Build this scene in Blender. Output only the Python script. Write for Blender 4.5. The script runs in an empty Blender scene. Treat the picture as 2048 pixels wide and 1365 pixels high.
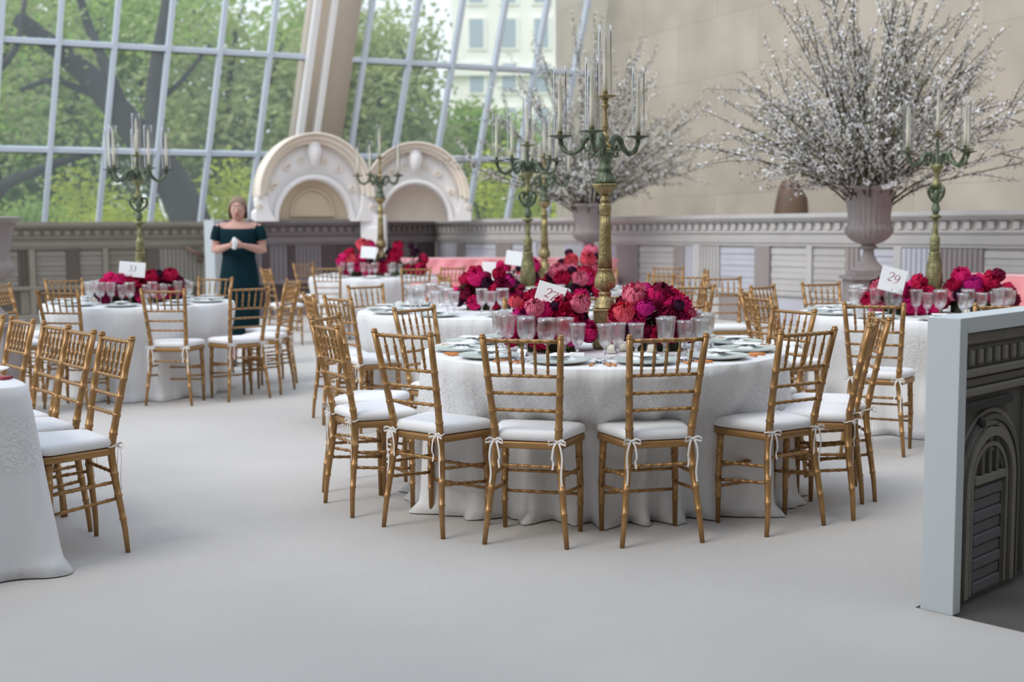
import bpy, math, random
from math import sin, cos, pi, radians, atan2, sqrt
from mathutils import Vector, Matrix
rnd = random.Random(7)
SC = bpy.context.scene
COL = SC.collection

# ------------------------------------------------------------------ camera
F_PX, PITCH, ROLL, CAM_H = 2434.4, 0.0920, -0.0058, 1.363
cp, sp, cr, sr = cos(PITCH), sin(PITCH), cos(ROLL), sin(ROLL)
right = Vector((cr, sr*sp, sr*cp)); up = Vector((-sr, cr*sp, cr*cp)); fwd = Vector((0, cp, -sp))
cam_d = bpy.data.cameras.new('camera'); cam = bpy.data.objects.new('camera', cam_d); COL.objects.link(cam)
cam.matrix_world = Matrix(((right.x, up.x, -fwd.x, 0), (right.y, up.y, -fwd.y, 0), (right.z, up.z, -fwd.z, CAM_H), (0, 0, 0, 1)))
cam_d.sensor_width = 36; cam_d.lens = F_PX*36/2048; cam_d.clip_end = 300
cam_d.dof.use_dof = True; cam_d.dof.focus_distance = 5.35; cam_d.dof.aperture_fstop = 2.2
SC.camera = cam

# ------------------------------------------------------------------ world, sun, exposure
W = bpy.data.worlds.new('sky'); SC.world = W; W.use_nodes = True
nt = W.node_tree; nt.nodes.clear()
wo = nt.nodes.new('ShaderNodeOutputWorld'); bg = nt.nodes.new('ShaderNodeBackground')
tc = nt.nodes.new('ShaderNodeTexCoord'); sx = nt.nodes.new('ShaderNodeSeparateXYZ'); rp = nt.nodes.new('ShaderNodeValToRGB')
nt.links.new(tc.outputs['Generated'], sx.inputs[0]); nt.links.new(sx.outputs['Z'], rp.inputs[0])
rp.color_ramp.elements[0].position = 0.0; rp.color_ramp.elements[0].color = (0.80, 0.86, 0.90, 1)
rp.color_ramp.elements[1].position = 0.7; rp.color_ramp.elements[1].color = (0.74, 0.84, 1.0, 1)
nt.links.new(rp.outputs[0], bg.inputs[0]); bg.inputs[1].default_value = 1.42
nt.links.new(bg.outputs[0], wo.inputs[0])
sd = bpy.data.lights.new('sun', 'SUN'); sd.energy = 1.7; sd.angle = radians(24); sd.color = (1, .95, .86)
sun = bpy.data.objects.new('sun', sd); COL.objects.link(sun)
sun.rotation_euler = Vector((0.52, 0.42, -0.72)).to_track_quat('-Z', 'Y').to_euler()
SC.view_settings.view_transform = 'Standard'; SC.view_settings.look = 'None'
SC.view_settings.gamma = 1; SC.view_settings.exposure = 0.0; SC.view_settings.use_curve_mapping = False

# ------------------------------------------------------------------ pixel helpers (2048x1365 frame of the photograph)
def ray(u, v):
    a = (u-1024)/F_PX; b = (v-682.5)/F_PX
    a, b = a*cr+b*sr, -a*sr+b*cr
    return Vector((a, cp-b*sp, -sp-b*cp))
def at(u, v, z=0.0):
    d = ray(u, v); t = (z-CAM_H)/d.z
    return Vector((d.x*t, d.y*t, z))
def atd(u, v, y):
    d = ray(u, v); t = y/d.y
    return Vector((d.x*t, y, CAM_H+d.z*t))

# ------------------------------------------------------------------ materials
MATS = {}
def mat(name, col, rough=.6, metal=0., bump=0., bscale=50., var=0., vscale=5., trans=0., sheen=0., spec=.5, coords='Object'):
    m = bpy.data.materials.new(name); m.use_nodes = True; t = m.node_tree; p = t.nodes['Principled BSDF']
    p.inputs['Base Color'].default_value = (*col, 1); p.inputs['Roughness'].default_value = rough
    p.inputs['Metallic'].default_value = metal; p.inputs['Specular IOR Level'].default_value = spec
    if trans: p.inputs['Transmission Weight'].default_value = trans
    if sheen: p.inputs['Sheen Weight'].default_value = sheen
    c = t.nodes.new('ShaderNodeTexCoord')
    if bump:
        n = t.nodes.new('ShaderNodeTexNoise'); n.inputs['Scale'].default_value = bscale; n.inputs['Detail'].default_value = 3
        b = t.nodes.new('ShaderNodeBump'); b.inputs['Strength'].default_value = bump; b.inputs['Distance'].default_value = .01
        t.links.new(c.outputs[coords], n.inputs['Vector']); t.links.new(n.outputs[0], b.inputs['Height']); t.links.new(b.outputs[0], p.inputs['Normal'])
    if var:
        n = t.nodes.new('ShaderNodeTexNoise'); n.inputs['Scale'].default_value = vscale; n.inputs['Detail'].default_value = 4
        r = t.nodes.new('ShaderNodeValToRGB'); r.color_ramp.elements[0].position = .3; r.color_ramp.elements[1].position = .7
        r.color_ramp.elements[0].color = tuple(max(0, x*(1-var)) for x in col)+(1,)
        r.color_ramp.elements[1].color = tuple(min(1, x*(1+var)) for x in col)+(1,)
        t.links.new(c.outputs[coords], n.inputs['Vector']); t.links.new(n.outputs[0], r.inputs[0]); t.links.new(r.outputs[0], p.inputs['Base Color'])
    MATS[name] = m; return m
gold = mat('gold_paint', (.36, .20, .075), .36, .42, var=.12, vscale=9)
cushion_m = mat('cushion_cloth', (.80, .80, .81), .85, bump=.15, bscale=180)
ribbon_m = mat('ribbon_satin', (.82, .80, .78), .6)
brass = mat('aged_brass', (.33, .27, .13), .42, .7, bump=.5, bscale=70, var=.35, vscale=18)
verd = mat('verdigris_bronze', (.125, .155, .105), .5, .45, bump=.5, bscale=80, var=.5, vscale=22)
brassv = mat('greenish_brass', (.25, .24, .12), .45, .6, bump=.6, bscale=80, var=.45, vscale=20)
wax = mat('ivory_wax', (.95, .90, .74), .45)
china = mat('white_china', (.87, .87, .87), .2)
greenrim = mat('grey_green_china', (.50, .58, .54), .3)
paper = mat('white_card', (.85, .86, .88), .7)
napkin_m = mat('napkin_linen', (.82, .83, .85), .9, bump=.8, bscale=60)
steel = mat('polished_steel', (.6, .6, .62), .15, 1.)
amber = mat('amber_handle', (.62, .22, .05), .35)
darkband = mat('dark_ferrule', (.03, .03, .04), .3)
ink = mat('burgundy_ink', (.30, .03, .05), .6)
inkd = mat('black_ink', (.02, .02, .03), .6)
urn_m = mat('grey_stoneware', (.33, .29, .285), .8, bump=.3, bscale=25, var=.12, vscale=6)
bark = mat('blossom_bark', (.075, .052, .038), .9)
petal_w = mat('white_blossom', (.80, .79, .79), .8)
leaf_y = mat('young_leaf', (.15, .15, .07), .7)
moss = mat('green_moss', (.16, .20, .04), .95, bump=1, bscale=90, var=.4, vscale=40)
pinkv = mat('pink_velvet', (.80, .34, .37), .75, sheen=.5, var=.1, vscale=4)
bronze_stat = mat('brown_stone', (.13, .08, .055), .6, var=.35, vscale=3)
white_frame = mat('white_painted_board', (.56, .61, .63), .6)
cream = mat('cream_plaster', (.90, .82, .70), .8, var=.06, vscale=3)
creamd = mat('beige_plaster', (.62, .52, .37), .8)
plasterw = mat('white_plaster', (.90, .88, .86), .8)
FLCOL = {'hot_pink': (.72, .015, .17), 'crimson': (.46, .004, .055), 'blush': (.82, .19, .30), 'coral': (.78, .09, .13), 'plum': (.035, .005, .028), 'magenta': (.50, .010, .19), 'wine': (.20, .004, .04)}
for k, c in FLCOL.items(): mat('petal_'+k, c, .7, var=.3, vscale=30, spec=.2)

def glass_mat(name, tint=(1, 1, 1), mix=.5, rough=.02, ior=1.45):
    m = bpy.data.materials.new(name); m.use_nodes = True; t = m.node_tree; t.nodes.clear()
    o = t.nodes.new('ShaderNodeOutputMaterial'); g = t.nodes.new('ShaderNodeBsdfGlass'); tr = t.nodes.new('ShaderNodeBsdfTransparent'); mx = t.nodes.new('ShaderNodeMixShader')
    g.inputs['Color'].default_value = (*tint, 1); g.inputs['Roughness'].default_value = rough; g.inputs['IOR'].default_value = ior
    tr.inputs[0].default_value = (*tint, 1); mx.inputs[0].default_value = mix
    t.links.new(tr.outputs[0], mx.inputs[1]); t.links.new(g.outputs[0], mx.inputs[2]); t.links.new(mx.outputs[0], o.inputs[0])
    return m

def thin_glass(name, fac_gloss, haze, hcol=(.8, .85, .9)):
    m = bpy.data.materials.new(name); m.use_nodes = True; t = m.node_tree; t.nodes.clear()
    o = t.nodes.new('ShaderNodeOutputMaterial'); tr = t.nodes.new('ShaderNodeBsdfTransparent'); gl = t.nodes.new('ShaderNodeBsdfGlossy'); df = t.nodes.new('ShaderNodeBsdfDiffuse')
    tl = t.nodes.new('ShaderNodeBsdfTranslucent'); ml = t.nodes.new('ShaderNodeMixShader')
    lw = t.nodes.new('ShaderNodeLayerWeight'); lw.inputs[0].default_value = fac_gloss
    m1 = t.nodes.new('ShaderNodeMixShader'); m2 = t.nodes.new('ShaderNodeMixShader')
    gl.inputs['Roughness'].default_value = .03; df.inputs[0].default_value = (*hcol, 1); tl.inputs[0].default_value = (*hcol, 1)
    t.links.new(df.outputs[0], ml.inputs[1]); t.links.new(tl.outputs[0], ml.inputs[2])
    t.links.new(lw.outputs['Fresnel'], m1.inputs[0]); t.links.new(tr.outputs[0], m1.inputs[1]); t.links.new(gl.outputs[0], m1.inputs[2])
    m2.inputs[0].default_value = haze; t.links.new(m1.outputs[0], m2.inputs[1]); t.links.new(ml.outputs[0], m2.inputs[2]); t.links.new(m2.outputs[0], o.inputs[0])
    return m
crystal = glass_mat('cut_crystal', (1, 1, 1), .42, 0.)
t_ = crystal.node_tree; ob_ = [n for n in t_.nodes if n.type == 'OUTPUT_MATERIAL'][0]; src_ = ob_.inputs[0].links[0].from_socket
gl_ = t_.nodes.new('ShaderNodeBsdfGlossy'); gl_.inputs['Roughness'].default_value = .12; mg_ = t_.nodes.new('ShaderNodeMixShader'); mg_.inputs[0].default_value = .09
t_.links.new(src_, mg_.inputs[1]); t_.links.new(gl_.outputs[0], mg_.inputs[2]); t_.links.new(mg_.outputs[0], ob_.inputs[0])
chimney_m = thin_glass('clear_chimney_glass', .10, .02)
pane_m = thin_glass('window_glass', .08, .15, (.80, .90, .90))

def cloth_mat():
    m = mat('white_linen', (.76, .765, .775), .85, bump=.1, bscale=200, sheen=.2)
    t = m.node_tree; p = t.nodes['Principled BSDF']
    c = t.nodes.new('ShaderNodeTexCoord'); v = t.nodes.new('ShaderNodeTexVoronoi'); v.feature = 'DISTANCE_TO_EDGE'; v.inputs['Scale'].default_value = 48
    n = t.nodes.new('ShaderNodeTexNoise'); n.inputs['Scale'].default_value = 4; n.inputs['Detail'].default_value = 3
    sxyz = t.nodes.new('ShaderNodeSeparateXYZ'); t.links.new(c.outputs['Object'], sxyz.inputs[0])
    rz = t.nodes.new('ShaderNodeValToRGB'); e = rz.color_ramp.elements; e[0].position = .40; e[0].color = (0, 0, 0, 1); e[1].position = .46; e[1].color = (1, 1, 1, 1)
    e2 = rz.color_ramp.elements.new(.66); e2.color = (1, 1, 1, 1); e3 = rz.color_ramp.elements.new(.72); e3.color = (0, 0, 0, 1)
    wv = t.nodes.new('ShaderNodeMath'); wv.operation = 'MULTIPLY_ADD'; wv.inputs[1].default_value = .28; t.links.new(n.outputs[0], wv.inputs[0]); t.links.new(sxyz.outputs['Z'], wv.inputs[2])
    sb = t.nodes.new('ShaderNodeMath'); sb.operation = 'SUBTRACT'; sb.inputs[1].default_value = .12; t.links.new(wv.outputs[0], sb.inputs[0]); t.links.new(sb.outputs[0], rz.inputs[0])
    nv = t.nodes.new('ShaderNodeTexNoise'); nv.inputs['Scale'].default_value = 9; mixv = t.nodes.new('ShaderNodeMixRGB'); mixv.inputs[0].default_value = .12
    t.links.new(c.outputs['Object'], nv.inputs['Vector']); t.links.new(c.outputs['Object'], n.inputs['Vector'])
    t.links.new(c.outputs['Object'], mixv.inputs[1]); t.links.new(nv.outputs['Color'], mixv.inputs[2]); t.links.new(mixv.outputs[0], v.inputs['Vector'])
    cr_ = t.nodes.new('ShaderNodeValToRGB'); cr_.color_ramp.elements[0].position = .02; cr_.color_ramp.elements[1].position = .09
    cr_.color_ramp.elements[0].color = (1, 1, 1, 1); cr_.color_ramp.elements[1].color = (0, 0, 0, 1); t.links.new(v.outputs[0], cr_.inputs[0])
    mu = t.nodes.new('ShaderNodeMath'); mu.operation = 'MULTIPLY'; t.links.new(cr_.outputs[0], mu.inputs[0]); t.links.new(rz.outputs[0], mu.inputs[1])
    b = t.nodes.new('ShaderNodeBump'); b.inputs['Strength'].default_value = .6; b.inputs['Distance'].default_value = .004; t.links.new(mu.outputs[0], b.inputs['Height'])
    mp = t.nodes.new('ShaderNodeMapping'); mp.inputs['Scale'].default_value = (9, 9, 1.4); t.links.new(c.outputs['Object'], mp.inputs[0])
    nw = t.nodes.new('ShaderNodeTexNoise'); nw.inputs['Scale'].default_value = 1.0; nw.inputs['Detail'].default_value = 2; t.links.new(mp.outputs[0], nw.inputs['Vector'])
    b2 = t.nodes.new('ShaderNodeBump'); b2.inputs['Strength'].default_value = .55; b2.inputs['Distance'].default_value = .05; t.links.new(nw.outputs[0], b2.inputs['Height']); t.links.new(b2.outputs[0], b.inputs['Normal'])
    t.links.new(b.outputs[0], p.inputs['Normal'])
    return m
linen = cloth_mat()

def carpet_mat():
    m = mat('ivory_carpet', (.60, .575, .545), .95, spec=.1)
    t = m.node_tree; p = t.nodes['Principled BSDF']; c = t.nodes.new('ShaderNodeTexCoord')
    n1 = t.nodes.new('ShaderNodeTexNoise'); n1.inputs['Scale'].default_value = 260; n1.inputs['Detail'].default_value = 2
    n2 = t.nodes.new('ShaderNodeTexNoise'); n2.inputs['Scale'].default_value = .8; n2.inputs['Detail'].default_value = 3
    wv = t.nodes.new('ShaderNodeTexWave'); wv.inputs['Scale'].default_value = 90; wv.inputs['Distortion'].default_value = 6; wv.inputs['Detail'].default_value = 2
    for n in (n1, n2, wv): t.links.new(c.outputs['Object'], n.inputs['Vector'])
    r = t.nodes.new('ShaderNodeValToRGB'); r.color_ramp.elements[0].position = .3; r.color_ramp.elements[1].position = .7
    r.color_ramp.elements[0].color = (.555, .53, .505, 1); r.color_ramp.elements[1].color = (.63, .60, .565, 1)
    t.links.new(n2.outputs[0], r.inputs[0])
    mx = t.nodes.new('ShaderNodeMixRGB'); mx.blend_type = 'OVERLAY'; mx.inputs[0].default_value = .22
    t.links.new(r.outputs[0], mx.inputs[1]); t.links.new(n1.outputs[0], mx.inputs[2]); t.links.new(mx.outputs[0], p.inputs['Base Color'])
    ad = t.nodes.new('ShaderNodeMath'); t.links.new(n1.outputs[0], ad.inputs[0]); t.links.new(wv.outputs['Fac'], ad.inputs[1])
    b = t.nodes.new('ShaderNodeBump'); b.inputs['Strength'].default_value = .5; b.inputs['Distance'].default_value = .004
    t.links.new(ad.outputs[0], b.inputs['Height']); t.links.new(b.outputs[0], p.inputs['Normal'])
    return m
carpet = carpet_mat()
def stone_mat():
    m = mat('limestone_wall', (.60, .53, .44), .85, bump=.2, bscale=6)
    t = m.node_tree; p = t.nodes['Principled BSDF']; c = t.nodes.new('ShaderNodeTexCoord')
    mp = t.nodes.new('ShaderNodeMapping'); mp.inputs['Rotation'].default_value = (radians(90), 0, 0)
    br = t.nodes.new('ShaderNodeTexBrick'); br.inputs['Color1'].default_value = (.49, .435, .365, 1); br.inputs['Color2'].default_value = (.445, .39, .32, 1)
    br.inputs['Mortar'].default_value = (.40, .35, .285, 1); br.inputs['Scale'].default_value = 1; br.inputs['Brick Width'].default_value = 2.2; br.inputs['Row Height'].default_value = .95
    br.inputs['Mortar Size'].default_value = .012; br.inputs['Mortar Smooth'].default_value = .5
    n = t.nodes.new('ShaderNodeTexNoise'); n.inputs['Scale'].default_value = 1.3; n.inputs['Detail'].default_value = 5
    mx = t.nodes.new('ShaderNodeMixRGB'); mx.blend_type = 'OVERLAY'; mx.inputs[0].default_value = .3
    t.links.new(c.outputs['Object'], mp.inputs[0]); t.links.new(mp.outputs[0], br.inputs['Vector']); t.links.new(c.outputs['Object'], n.inputs['Vector'])
    t.links.new(br.outputs[0], mx.inputs[1]); t.links.new(n.outputs[0], mx.inputs[2]); t.links.new(mx.outputs[0], p.inputs['Base Color'])
    return m
stone = stone_mat()
darkstone = mat('dark_stone_floor', (.09, .085, .08), .7, var=.2, vscale=3)
grass = mat('grass', (.16, .22, .05), .9, var=.3, vscale=.6)
treebark = mat('tree_bark', (.035, .030, .030), .95, var=.3, vscale=3)
LEAF = [mat('leaf_green', (.30, .43, .10), .7, var=.5, vscale=.45), mat('leaf_lime', (.62, .68, .10), .7, var=.35, vscale=.6), mat('leaf_olive', (.38, .43, .18), .7, var=.5, vscale=.45)]
for m_ in LEAF:
    t_ = m_.node_tree; p_ = t_.nodes['Principled BSDF']; o_ = t_.nodes['Material Output']; tl_ = t_.nodes.new('ShaderNodeBsdfTranslucent'); mx_ = t_.nodes.new('ShaderNodeMixShader'); mx_.inputs[0].default_value = .45
    rl_ = [l for l in t_.links if l.to_socket == p_.inputs['Base Color']][0].from_socket; t_.links.new(rl_, tl_.inputs[0]); t_.links.new(p_.outputs[0], mx_.inputs[1]); t_.links.new(tl_.outputs[0], mx_.inputs[2]); t_.links.new(mx_.outputs[0], o_.inputs[0])
facade = mat('cream_facade', (.96, .94, .86), .8, var=.05, vscale=.3)
facwin = mat('facade_window', (.42, .50, .55), .3)
mull = mat('white_aluminium', (.66, .72, .80), .45)
gasket = mat('black_gasket', (.03, .045, .05), .5)
pierm = mat('pier_plaster', (.56, .48, .39), .8)

# ------------------------------------------------------------------ mesh helpers
class MB:
    def __init__(s): s.v = []; s.f = []; s.mi = []; s.cur = 0
    def add(s, vs, fs):
        o = len(s.v); s.v += [tuple(q) for q in vs]; s.f += [tuple(i+o for i in f) for f in fs]; s.mi += [s.cur]*len(fs)
    def box(s, c, d, rot=None):
        x, y, z = d[0]/2, d[1]/2, d[2]/2
        vs = [Vector((a*x, b*y, e*z)) for e in (-1, 1) for b in (-1, 1) for a in (-1, 1)]
        if rot is not None: vs = [rot @ q for q in vs]
        s.add([q+Vector(c) for q in vs], [(0, 2, 3, 1), (4, 5, 7, 6), (0, 1, 5, 4), (2, 6, 7, 3), (0, 4, 6, 2), (1, 3, 7, 5)])
    def bbox(s, x0, x1, y0, y1, z0, z1): s.box(((x0+x1)/2, (y0+y1)/2, (z0+z1)/2), (x1-x0, y1-y0, z1-z0))
    def tube(s, pts, rad, seg=8, cap=True):
        pts = [Vector(p) for p in pts]; n = len(pts)
        if not hasattr(rad, '__len__'): rad = [rad]*n
        vs = []; T = (pts[1]-pts[0]).normalized(); ref = Vector((0, 0, 1)) if abs(T.z) < .9 else Vector((1, 0, 0))
        N = T.cross(ref).normalized()
        for i in range(n):
            T = (pts[min(i+1, n-1)]-pts[max(i-1, 0)])
            T = T.normalized() if T.length > 1e-9 else Vector((0, 0, 1))
            N = (N-T*N.dot(T)).normalized(); B = T.cross(N)
            for k in range(seg):
                a = 2*pi*k/seg; vs.append(pts[i]+(N*cos(a)+B*sin(a))*rad[i])
        fs = [(i*seg+k, i*seg+(k+1) % seg, (i+1)*seg+(k+1) % seg, (i+1)*seg+k) for i in range(n-1) for k in range(seg)]
        if cap: fs += [tuple(range(seg))[::-1], tuple((n-1)*seg+k for k in range(seg))]
        s.add(vs, fs)
    def lathe(s, prof, seg=24, c=(0, 0, 0), flute=None, cap=True):
        vs = []
        for i, (r, z) in enumerate(prof):
            for k in range(seg):
                a = 2*pi*k/seg; rr = r*(1+(flute(z)*cos(a*seg/3.) if flute else 0))
                vs.append((c[0]+rr*cos(a), c[1]+rr*sin(a), c[2]+z))
        n = len(prof)
        fs = [(i*seg+k, i*seg+(k+1) % seg, (i+1)*seg+(k+1) % seg, (i+1)*seg+k) for i in range(n-1) for k in range(seg)]
        if cap: fs += [tuple(range(seg))[::-1], tuple((n-1)*seg+k for k in range(seg))]
        s.add(vs, fs)
    def grid(s, P):
        n, m = len(P), len(P[0]); s.add([q for r in P for q in r], [(i*m+j, i*m+j+1, (i+1)*m+j+1, (i+1)*m+j) for i in range(n-1) for j in range(m-1)])
    def mesh(s, name, mats, smooth=True):
        me = bpy.data.meshes.new(name); me.from_pydata([tuple(q) for q in s.v], [], s.f)
        for m in (mats if isinstance(mats, (list, tuple)) else [mats]): me.materials.append(m)
        me.polygons.foreach_set('material_index', s.mi)
        me.polygons.foreach_set('use_smooth', [smooth]*len(s.f)); me.update(); return me
    def build(s, name, mats, parent=None, smooth=True, loc=None):
        return link(name, s.mesh(name, mats, smooth), parent, loc)
def link(name, me, parent=None, loc=None):
    o = bpy.data.objects.new(name, me); COL.objects.link(o)
    if parent: o.parent = parent; KIDS.setdefault(parent.name, []).append(o)
    if loc is not None: o.location = loc
    return o
def words27(t):
    if t:
        for a, b_ in (('behind number 27', 'behind table 27'), ('number 27', '27'), ('number 29', '29'), ('table, 27', 'table'), ('under the cloth of 27', 'under the cloth of table 27'), ('27', 'twenty-seven'), ('29', 'twenty-nine')): t = t.replace(a, b_)
    return t
def tag(o, label=None, cat=None, group=None, kind=None):
    label, group = words27(label), words27(group)
    for k, v in (('label', label), ('category', cat), ('group', group), ('kind', kind)):
        if v: o[k] = v
    return o
def empty(name, loc=(0, 0, 0), rz=0):
    o = bpy.data.objects.new(name, None); COL.objects.link(o); o.location = loc; o.rotation_euler = (0, 0, rz); o.empty_display_size = .1; return o
def copy_tree(o, parent=None):
    c = o.copy(); COL.objects.link(c)
    if parent: c.parent = parent
    for ch in KIDS.get(o.name, []): copy_tree(ch, c)
    return c
KIDS = {}
def bevel(o, w=.004, seg=2):
    m = o.modifiers.new('bevel', 'BEVEL'); m.width = w; m.segments = seg; m.limit_method = 'ANGLE'; return o
def crom(P, n=6):
    P = [Vector(p) for p in P]; Q = [P[0]*2-P[1]]+P+[P[-1]*2-P[-2]]; out = []
    for i in range(1, len(Q)-2):
        for k in range(n):
            t = k/n; a, b, c, d = Q[i-1:i+3]
            out.append(.5*((2*b)+(c-a)*t+(2*a-5*b+4*c-d)*t*t+(-a+3*b-3*c+d)*t**3))
    out.append(P[-1]); return out
def lerp(a, b, t): return a+(b-a)*t
def sstep(x): x = max(0, min(1, x)); return x*x*(3-2*x)

# ================================================================== the room
def struct(name, mb, m, smooth=False, **k):
    o = mb.build(name, m, None, smooth, **k); o['kind'] = 'structure'; return o
b = MB(); b.bbox(-16, 16, -9.4, 25, -.30, -.012); struct('floor', b, darkstone)
# carpet: its edge runs away from the foot of the near screen
b = MB()
PA, PB = at(1840, 1218), at(1905, 1233); PD = (PB-PA).normalized(); PR = Vector((-PD.y, PD.x, 0))
if PR.x < 0: PR = -PR
E0 = PA - PD*.02; E1 = E0+PD*9.5; E2 = E0+PR*2.6
poly = [(-15.5, -5.4), (E1.x, E1.y), (E0.x, E0.y), (E2.x, E2.y), (15.5, E2.y+1), (15.5, 24.5), (-15.5, 24.5)]
b.add([(x, y, 0) for x, y in poly]+[(x, y, -.012) for x, y in poly], [tuple(range(7)), tuple(range(7, 14))[::-1]]+[(i, i+7, (i+1) % 7+7, (i+1) % 7) for i in range(7)])
co = struct('floor', b, carpet)

AL = 0.4558; EX = Vector((cos(AL), sin(AL), 0)); NX = Vector((sin(AL), -cos(AL), 0)); WP = Vector((-7.817, 20.0, 0)); K1, K2 = .2628, .0881
def wpt(t, z, dn=0.): return WP+EX*(t+K2*z)+NX*(K1*z+dn)+Vector((0, 0, z))
SP, GAP = .8257, .8119; ZR = [-.56+1.6162*0, 1.054, 2.670, 4.286, 5.902, 7.52]
UPV = (NX*K1+EX*K2+Vector((0, 0, 1))).normalized(); INV = (NX-UPV*NX.dot(UPV)).normalized()
def mullion(t, z0, z1, w=.075, dpt=.14):
    mb = MB(); a, c = wpt(t, z0), wpt(t, z1); e = EX*w/2; i_ = INV*dpt
    vs = [a-e, a+e, a+e+i_, a-e+i_, c-e, c+e, c+e+i_, c-e+i_]
    mb.cur = 0; mb.add(vs, [(2, 3, 7, 6), (0, 3, 2, 1), (4, 5, 6, 7), (3, 0, 4, 7)]); mb.cur = 1; mb.add(vs, [(1, 2, 6, 5), (0, 1, 5, 4)]); return mb
def bay(name, ts, t0, t1):
    w = empty(name); w['kind'] = 'structure'
    for t in ts: mullion(t, 1.2, 7.6).build('mullion', [mull, gasket], w, False)
    for z in ZR[2:]:
        mb = MB(); a, c = wpt(t0, z-.04), wpt(t1, z-.04); u_ = UPV*.075; i_ = INV*.12
        mb.add([a, c, c+u_, a+u_, a+i_, c+i_, c+u_+i_, a+u_+i_], [(4, 5, 6, 7), (0, 4, 7, 3), (1, 2, 6, 5), (3, 7, 6, 2), (0, 1, 5, 4)])
        mb.cur = 1; g0, g1 = a-UPV*.025, c-UPV*.025
        mb.add([g0, g1, g1+UPV*.025, g0+UPV*.025, g0+i_*.7, g1+i_*.7, g1+UPV*.025+i_*.7, g0+UPV*.025+i_*.7], [(4, 5, 6, 7), (0, 1, 5, 4)])
        mb.build('transom', [mull, gasket], w, False)
    edges = [t0]+[t for t in ts if t0 < t < t1]+[t1]
    for a_, c_ in zip(edges, edges[1:]):
        zs = [1.2]+ZR[2:]
        for z0, z1 in zip(zs, zs[1:]):
            mb = MB(); mb.add([wpt(a_, z0, .02), wpt(c_, z0, .02), wpt(c_, z1, .02), wpt(a_, z1, .02)], [(0, 1, 2, 3)]); mb.build('glass_pane', pane_m, w, False)
T5, T6 = 4*SP, 5*SP+GAP
bay('window_1', [SP*i for i in range(-3, 5)], -3*SP-.5, T5+.62)
bay('window_2', [T6+SP*i for i in range(0, 7)], T6-.22, T6+6*SP+.05)
def beam(name, t0, t1, d0, d1, z0, z1, m):
    mb = MB(); vs = [wpt(t, z, d) for z in (z0, z1) for d in (d0, d1) for t in (t0, t1)]
    mb.add(vs, [(0, 1, 3, 2), (4, 6, 7, 5), (0, 4, 5, 1), (2, 3, 7, 6), (0, 2, 6, 4), (1, 5, 7, 3)]); return mb
beam('p', T5+.60, T6-.20, -.3, .12, 1.1, 7.6, 0).build('pillar', pierm)['kind'] = 'structure'
bpy.data.objects['pillar'].name = 'trim_1'
q = beam('p', T5+.60, T5+.70, .12, .30, 1.1, 7.6, 0).build('trim_2', plasterw, None, False); q['kind'] = 'structure'
q = beam('p', T5+.88, T5+.96, .12, .36, 1.1, 7.6, 0).build('trim_3', plasterw, None, False); q['kind'] = 'structure'
# low stone wall under the glass
mb = MB(); vs = [WP+EX*t+NX*(K1*z+d)+Vector((0, 0, z)) for z in (-.3, 1.3) for d in (-.5, .35) for t in (-5, 10.2)]
mb.add(vs, [(0, 1, 3, 2), (4, 6, 7, 5), (0, 4, 5, 1), (2, 3, 7, 6), (0, 2, 6, 4), (1, 5, 7, 3)]); struct('wall_window_side', mb, pierm)
# limestone wall on the right, perpendicular to the glass
S0 = WP+EX*(T6+6*SP+.12); SL = 22
o = MB(); o.add([(0, 0, -.3), (SL, 0, -.3), (SL, 0, 9), (0, 0, 9), (0, .4, -.3), (SL, .4, -.3), (SL, .4, 9), (0, .4, 9)], [(0, 1, 2, 3), (4, 7, 6, 5), (3, 2, 6, 7), (0, 3, 7, 4), (1, 5, 6, 2)])
w = struct('wall_right', o, stone, loc=S0-NX*.6); w.rotation_euler = (0, 0, atan2(NX.y, NX.x))
# unseen wall and roof slab, added to keep daylight off the camera side
b = MB(); b.bbox(-16, 16, -9.4, -9, -.3, 6); struct('wall_behind_blocker', b, stone)
b = MB(); b.bbox(-16, 16, -9, .4, 6.4, 6.7); struct('ceiling_blocker', b, pierm)
b = MB(); b.bbox(8.6, 12.5, -7, 10.5, -.3, 7.5); struct('wall_temple_blocker', b, stone)  # unseen temple block, added to shade the right side and foreground

# ================================================================== chairs
def bamboo(mb, P, R, nodes, seg=9, rr=.0028, w=.004):
    """tube along P (list of points) with raised double rings at the given fractions"""
    P = [Vector(p) for p in P]; L = [0]
    for a, c in zip(P, P[1:]): L.append(L[-1]+(c-a).length)
    tot = L[-1]
    def pos(s):
        s = max(0, min(tot, s))
        for i in range(len(L)-1):
            if s <= L[i+1]+1e-9: t = (s-L[i])/(L[i+1]-L[i]); return P[i].lerp(P[i+1], t), R[i]+(R[i+1]-R[i])*t
        return P[-1], R[-1]
    st = {0.: 0., tot: 0.}
    for l in L: st[l] = 0.
    for n in nodes:
        s = n*tot
        for ds, dr in ((-1.6*w, 0), (-1.1*w, rr), (-.5*w, rr), (0, rr*.35), (.5*w, rr), (1.1*w, rr), (1.6*w, 0)):
            st[s+ds] = dr
    pts, rad = [], []
    for s in sorted(k for k in st if -1e-9 <= k <= tot+1e-9):
        p, r = pos(s); pts.append(p); rad.append(r+st[s])
    mb.tube(pts, rad, seg)

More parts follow.
